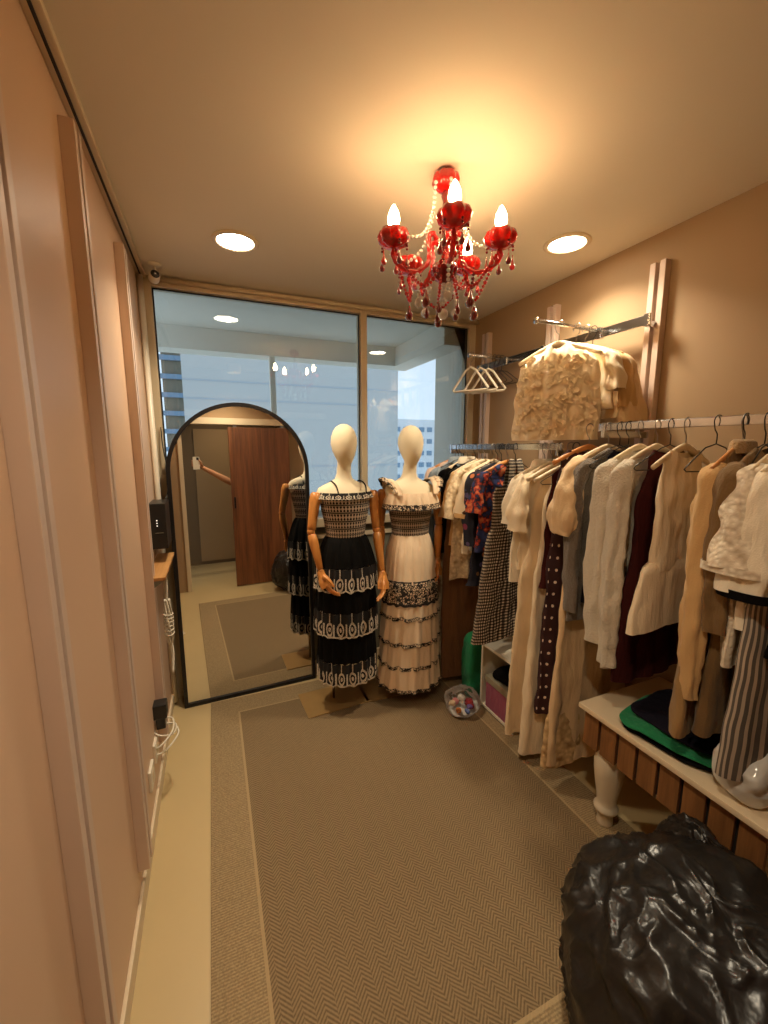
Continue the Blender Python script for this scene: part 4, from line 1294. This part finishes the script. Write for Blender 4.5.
def bag_mesh(c, r, seed, lobes, amp, fold, n=120, m=70, top=1.0, pinch=0.0):
    rings = []
    for j in range(m + 1):
        f = -PI / 2 + PI * j / m
        ring = []
        for i in range(n):
            a = 2 * PI * i / n
            d_ = Vector((math.cos(a) * math.cos(f), math.sin(a) * math.cos(f), math.sin(f)))
            rr = 1 + lobes * noise.noise(d_ * 1.6 + Vector((seed, 0, 0)))
            wob = Vector(noise.noise_vector(d_ * 1.4 + Vector((0, seed, 0))))
            q = Vector((d_.x * 2.6, d_.y * 2.6, d_.z * 1.1)) + wob * .9 + Vector((seed, 0, 0))
            rid = max(0.0, 1 - abs(noise.noise(q)) * 3.2) ** 1.6
            q = Vector((d_.x * 3.4 + d_.z * 2.0, d_.y * 3.4 - d_.z * 1.4, d_.z * 2.2)) + wob * 1.3 + Vector((0, seed, 4))
            rid2 = max(0.0, 1 - abs(noise.noise(q)) * 3.6) ** 1.6
            q = d_ * 7.5 + wob * 2.5
            rid3 = max(0.0, 1 - abs(noise.noise(q)) * 3.0)
            rr += amp * (rid - .35) + amp * .8 * (rid2 - .3) + amp * .16 * (rid3 - .4)
            # gathered folds running up to the neck
            rr += fold * max(0, d_.z) ** 1.5 * math.sin(17 * a + 3 * noise.noise(d_ * 2))
            x, y, z = d_.x * r[0] * rr, d_.y * r[1] * rr, d_.z * r[2] * rr
            if d_.z < 0:
                k = spow(math.cos(f), .45) / max(1e-3, math.cos(f))
                x *= k; y *= k
            ring.append((x, y, max(z, -r[2] * .86)))
        rings.append(ring)
    mb = MB().loft(rings, True, True)
    zmin = min(v[2] for v in mb.v)
    mb.v = [(x, y, z - zmin) for x, y, z in mb.v]
    return mb
o = bag_mesh(None, (.345, .32, .278), 2.3, .10, .046, .0, 170, 100).obj('bin_bag', 'bag', None, (1.07, .475, .0095))
tag(o, 'large stuffed black plastic bag on the floor in front of the bench', 'plastic bag', 'black plastic bags')
o = bag_mesh(None, (.10, .14, .255), 7.7, .10, .04, .0).obj('bin_bag', 'bag', None, (1.275, .625, .0095))
tag(o, 'narrower black plastic bag squeezed between the large bag and bench apron', 'plastic bag', 'black plastic bags')
o = soft('carrier_bag', 'x', 'x', (1.535, .61, BZ + .001), (.27, .15, .17), R(-6), 'milkfilm', 21, None, .022, .45, 60, 26, 12)
tag(o, 'crumpled white plastic bag on the bench edge under the striped trousers', 'plastic bag')

# ------------------------------------------------------------------ floor things below the far rail
t = thing('storage_box', 'mauve storage box with pale grey lid standing in the low white shelf unit', 'box', (1.585, 1.80, 0.0325), 0)
MB().box(-.115, .13, -.105, .105, 0, .17, .006).obj('body', cloth('mauve_box', rgb(150, 74, 96)), t)
MB().box(-.12, .137, -.112, .112, .162, .20, .006).obj('lid', plain('box_lid', rgb(150, 140, 116), .6), t)
SX, SY = 1.665, 1.80
t = thing('shelf_unit', 'low white open shelf unit holding the mauve storage box under the gingham dress', 'shelf', (SX, SY, 0.0085))
for y0 in (-.155, .14):
    MB().box(-.20, .20, y0, y0 + .015, 0, .42, .002).obj('side_panel', 'whiteplastic', t)
for z0 in (.008, .40):
    MB().box(-.20, .20, -.1395, .1395, z0, z0 + .015, .002).obj('shelf_board', 'whiteplastic', t)
MB().box(.188, .20, -.1395, .1395, .024, .399).obj('back_panel', 'greypanel', t)
soft('folded_garment', 'dark folded clothes lying on the mauve storage box', 'clothes', (1.585, 1.80, .2335), (.20, .18, .05), 0, 'black', 5)
soft('green_bag', 'tall green fabric bag standing on the floor behind the white shelf unit', 'bag', (1.50, 2.06, .0095), (.16, .12, .42), 0, 'green', 11, None, .02, .4)
# clear bag with coloured packets
BG = (1.335, 1.955, .0095)
o = bag_mesh(None, (.115, .105, .075), 9.2, .14, .03, .03, 70, 40).obj('clear_bag', 'film', None, BG, (0, 0, R(20)))
tag(o, 'clear plastic bag of colourful small packets on the rug edge', 'plastic bag')
pk = [('red', (170, 24, 40), .05, .0, .02, .055), ('orange', (222, 130, 50), -.045, -.035, .012, .042), ('white', (228, 220, 210), .0, .01, .055, .05), ('violet', (120, 96, 170), .025, -.045, .025, .036),
      ('crimson', (150, 16, 36), .045, -.03, .015, .046), ('cream', (230, 200, 160), -.06, .02, .03, .04), ('pink', (216, 130, 130), -.02, .04, .02, .046), ('blue', (110, 130, 190), .0, -.06, .012, .034)]
for k, (nm, c, x, y, z, s_) in enumerate(pk):
    soft('small_packet', nm + ' soft packet inside the clear plastic bag', 'packet', (BG[0] + x, BG[1] + y, BG[2] + z), (s_, s_ * .8, s_ * .6), k * 1.1, cloth('packet_' + nm, rgb(*c)), k, 'packets in the clear bag', .006, .7, 24, 10, 20)

# ------------------------------------------------------------------ left wall small things
t = thing('wall_shelf', 'small wooden wedge shelf on left wall below the black device', 'shelf', (XL, 2.36, .985))
MB().box(0, .085, -.25, .26, 0, .016, .002).obj('board', 'shelfwood', t)
MB().loft([[(0, -.245, -.0005), (.08, -.245, -.0005), (.0, -.245, -.06)], [(0, -.23, -.0005), (.08, -.23, -.0005), (.0, -.23, -.06)]], True, True, smooth=False).obj('bracket', 'greypanel', t)
t = thing('wall_device', 'black box device with small lit display mounted above the wedge shelf', 'electronic device', (XL + .0385, 2.46, 1.075))
MB().box(-.038, .042, -.07, .14, 0, .24, .005).obj('case', 'blackplastic', t)
m = MB()
for k, wd in enumerate((.005, .005, .005)):
    m.box(-.004, -.004 + wd, -.0715, -.0698, .150 - k * .014, .155 - k * .014)
m.obj('display_text', 'led', t)
MB().box(-.012, .026, -.0715, -.0698, .085, .088).obj('slot', 'greypanel', t)
# cords
def cord(label, pts, r, mat, name='cord', group=None):
    o_ = MB().tube(arc_pts(pts, 7), r, 7).obj(name, mat)
    return tag(o_, label, 'cord', group)
cord('thin black cable running down from window corner to the black device', [(-.262, 2.755, 1.72), (-.258, 2.74, 1.60), (-.24, 2.72, 1.45), (-.25, 2.66, 1.33), (-.29, 2.58, 1.24)], .003, 'blackplastic')
cord('dark wire looping down from the ceiling moulding on the left wall', [(-.322, .30, 2.46), (-.325, .7, 2.44), (-.328, 1.0, 2.462), (-.330, 1.25, 2.492)], .0035, 'dark')
t = thing('rope_bundle', 'bundled white cord hanging beside the mirror on the left wall', 'cord', (-.262, 2.36, .56))
m = MB()
rd = random.Random(3)
for k in range(7):
    a = k * 2 * PI / 7
    pts = [(.012 * math.cos(a), .012 * math.sin(a), .25), (.016 * math.cos(a + .6), .02 * math.sin(a + .6), .20), (.022 * math.cos(a + 1.2), .03 * math.sin(a + 1.2), .12), (.018 * math.cos(a + 1.8), .022 * math.sin(a + 1.8), .05), (.010 * math.cos(a + 2.4), .012 * math.sin(a + 2.4), 0)]
    m.tube(arc_pts(pts, 5), .0042, 6)
m.obj('coils', 'whiteplastic', t)
m = MB()
for k in range(6):
    z = .06 + .022 * k
    m.tube([(.022 * math.cos(2 * PI * i / 14), .028 * math.sin(2 * PI * i / 14), z + .004 * math.sin(2 * PI * i / 14 + k)) for i in range(14)], .0036, 6, closed_path=True)
m.obj('binding', 'whiteplastic', t)
for pts in ([(0, 0, .24), (.004, .02, .34), (-.01, .06, .44)], [(0, 0, .02), (.006, -.02, -.06), (.004, -.06, -.14)], [(0.008, 0, .02), (.014, -.03, -.05), (.01, -.08, -.13)]):
    MB().tube(arc_pts(pts, 6), .0035, 6).obj('loose_end', 'whiteplastic', t)
t = thing('power_adapter', 'black power adapter hanging at the wall above the cream floor', 'adapter', (-.292, 2.03, .30))
MB().box(-.030, .030, -.032, .032, .055, .125, .008).obj('body', 'blackplastic', t)
MB().box(-.020, .020, -.022, .022, 0, .057, .006).obj('plug', 'blackplastic', t)
for y, z, lb_ in ((1.955, .245, 'white wall socket plate beside the black power adapter'), (1.80, .235, 'white wall socket plate nearer the camera, low on left wall')):
    t = thing('wall_socket', lb_, 'wall socket', (XL, y, z), 0, 'sockets on the left wall')
    MB().box(0, .012, -.045, .045, -.045, .045, .004).obj('plate', 'whiteplastic', t)
    MB().box(.010, .0135, -.016, .016, -.022, .022, .002).obj('socket_face', 'trim', t)
cord('white cable coiled around the black adapter beside the wall socket', [(-.335, 1.955, .25), (-.29, 1.93, .27), (-.245, 1.99, .29), (-.25, 2.08, .30), (-.305, 2.09, .30), (-.325, 2.03, .30), (-.30, 1.975, .295), (-.245, 2.0, .27), (-.24, 2.09, .26), (-.30, 2.11, .27), (-.335, 2.1, .33), (-.335, 2.12, .42)], .0042, 'whiteplastic')
cord('white cable end trailing from the wall socket', [(-.335, 1.96, .235), (-.30, 1.94, .225), (-.26, 1.96, .235), (-.225, 2.02, .25), (-.23, 2.06, .262)], .0040, 'whiteplastic')

# ------------------------------------------------------------------ sliding door seen in the mirror
t = thing('sliding_door', 'brown wood grain sliding door panel at the doorway, seen in the mirror', 'door', (.72, .055, 0.0))
MB().box(-.36, .36, -.018, .018, .012, 1.955, .003).obj('panel', 'doorwood', t)
MB().box(-.335, -.315, .018, .030, .98, 1.12, .004).obj('handle', 'blackmetal', t)
MB().box(-.30, -.26, -.008, .008, 1.955, 1.985).box(.26, .30, -.008, .008, 1.955, 1.985).obj('roller', 'hookmetal', t)
struct('trim_7', MB().box(-.30, 1.45, .005, .085, 1.985, 2.06, .004), 'trim')

# ------------------------------------------------------------------ the person taking the photograph, behind the sliding door
PX, PY = .80, -.40
t = thing('person', 'person behind the sliding door stretching one bare arm out with a phone', 'person', (PX, PY, 0))
sh = Vector((.62 - PX, -.36 - PY, 1.40)); el = Vector((.40 - PX, -.20 - PY, 1.28)); wr_ = Vector((.075 - PX, -.075 - PY, 1.475))
b = MB()
b.tube([(0, 0, .80), (0, 0, .95), (0, .0, 1.10), (0, 0, 1.28), (0, 0, 1.40), (0, 0, 1.46)], [(.09, .15), (.095, .16), (.085, .135), (.10, .17), (.075, .17), (.05, .07)], 24)
for s_ in (-1, 1):
    b.tube([(s_ * .085, 0, .90), (s_ * .09, .0, .62), (s_ * .09, .01, .48), (s_ * .09, -.01, .30), (s_ * .09, -.01, .08)], [.085, .072, .055, .055, .038], 16)
    b.tube([(s_ * .09, -.05, .045), (s_ * .09, .03, .045), (s_ * .095, .13, .035)], [(.038, .034), (.042, .034), (.034, .022)], 12)
b.tube([(0, 0, 1.42), (0, .01, 1.50)], [.055, .052], 14)
b.tube([(0, .015, 1.475), (0, .025, 1.50), (0, .03, 1.54), (0, .02, 1.60), (0, .012, 1.66), (0, .005, 1.695), (0, 0, 1.705)], [(.035, .032), (.062, .050), (.080, .064), (.092, .072), (.085, .070), (.05, .045), (.01, .01)], 20)
b.tube([(0, .09, 1.60), (0, .112, 1.575), (0, .10, 1.565)], [.010, .013, .010], 8)
for s_ in (-1, 1):
    b.tube([(s_ * .074, .0, 1.605), (s_ * .082, -.008, 1.59), (s_ * .076, 0, 1.57)], [.010, .014, .009], 8)
# left arm hanging, right arm reaching out to the phone
b.tube([(.155, 0, 1.40), (.20, 0, 1.34), (.215, -.01, 1.12), (.215, .03, .90)], [.05, .05, .038, .026], 14)
b.tube([(-.13, 0, 1.40), sh, sh.lerp(el, .5), el], [.055, .050, .043, .038], 14)
b.tube([el, el.lerp(wr_, .25), el.lerp(wr_, .6), wr_], [.038, .042, .034, .025], 14)
# reaching hand: palm behind the phone, fingers round its edge, thumb on the other edge
pc = Vector((-.005 - PX, -.016 - PY, 1.535))      # centre of the phone
b.tube([wr_, wr_ + Vector((-.03, .005, .018)), wr_ + Vector((-.055, .012, .03))], [(.026, .022), (.034, .02), (.036, .015)], 14)
for k in range(4):
    z = -.035 + .021 * k
    p0 = wr_ + Vector((-.045, .004, .028 + z * .6))
    L = [p0, pc + Vector((.020, -.022, z)), pc + Vector((-.022, -.022, z + .002)), pc + Vector((-.046, -.010, z + .004)), pc + Vector((-.047, .008, z + .005))]
    b.tube(L, [.011, .0095, .0088, .0080, .0066], 10)
    b.ball(L[-1], .0068, 6)
L = [wr_ + Vector((-.012, .012, .02)), pc + Vector((.056, .002, -.005)), pc + Vector((.046, .012, .020)), pc + Vector((.030, .014, .036))]
b.tube(L, [.015, .012, .0105, .008], 10)
b.ball(L[-1], .008, 6)
# resting hand
hm = hand_mb(-1, .6)
b.add([(x + .215, y + .03, z + .89) for x, y, z in hm.v], hm.f)
body = fused(b, 'body', 'skin', t, .0045, 3)
MB().loft([ellring(0, 0, z, a, c_, 32) for z, a, c_ in ((.84, .175, .115), (.95, .178, .118), (1.10, .150, .105), (1.28, .186, .118), (1.37, .186, .105), (1.425, .12, .085), (1.445, .075, .070))]).obj('shirt', 'shirt', t)
for s_ in (-1, 1):
    MB().tube([(s_ * .088, 0, .93), (s_ * .092, 0, .62), (s_ * .092, .008, .45), (s_ * .092, -.008, .10)], [.105, .088, .075, .062], 18, cap=False).obj('trouser_leg', 'trousers', t)
MB().loft([ellring(0, -.01 + d_, z, a, c_, 28) for z, a, c_, d_ in ((1.50, .062, .05, -.055), (1.56, .082, .075, -.03), (1.62, .088, .092, -.012), (1.67, .084, .088, -.004), (1.71, .058, .062, 0), (1.724, .01, .01, 0))], True, True).obj('hair', 'hair', t)
t = thing('phone', 'pale smartphone held up in the outstretched hand, seen in the mirror', 'phone', (-.005, -.014, 1.46))
MB().box(-.037, .037, -.004, .004, 0, .150, .004).obj('case', 'whiteplastic', t)
MB().box(.004, .030, .004, .0065, .112, .142, .002).obj('camera_plate', 'blackplastic', t)
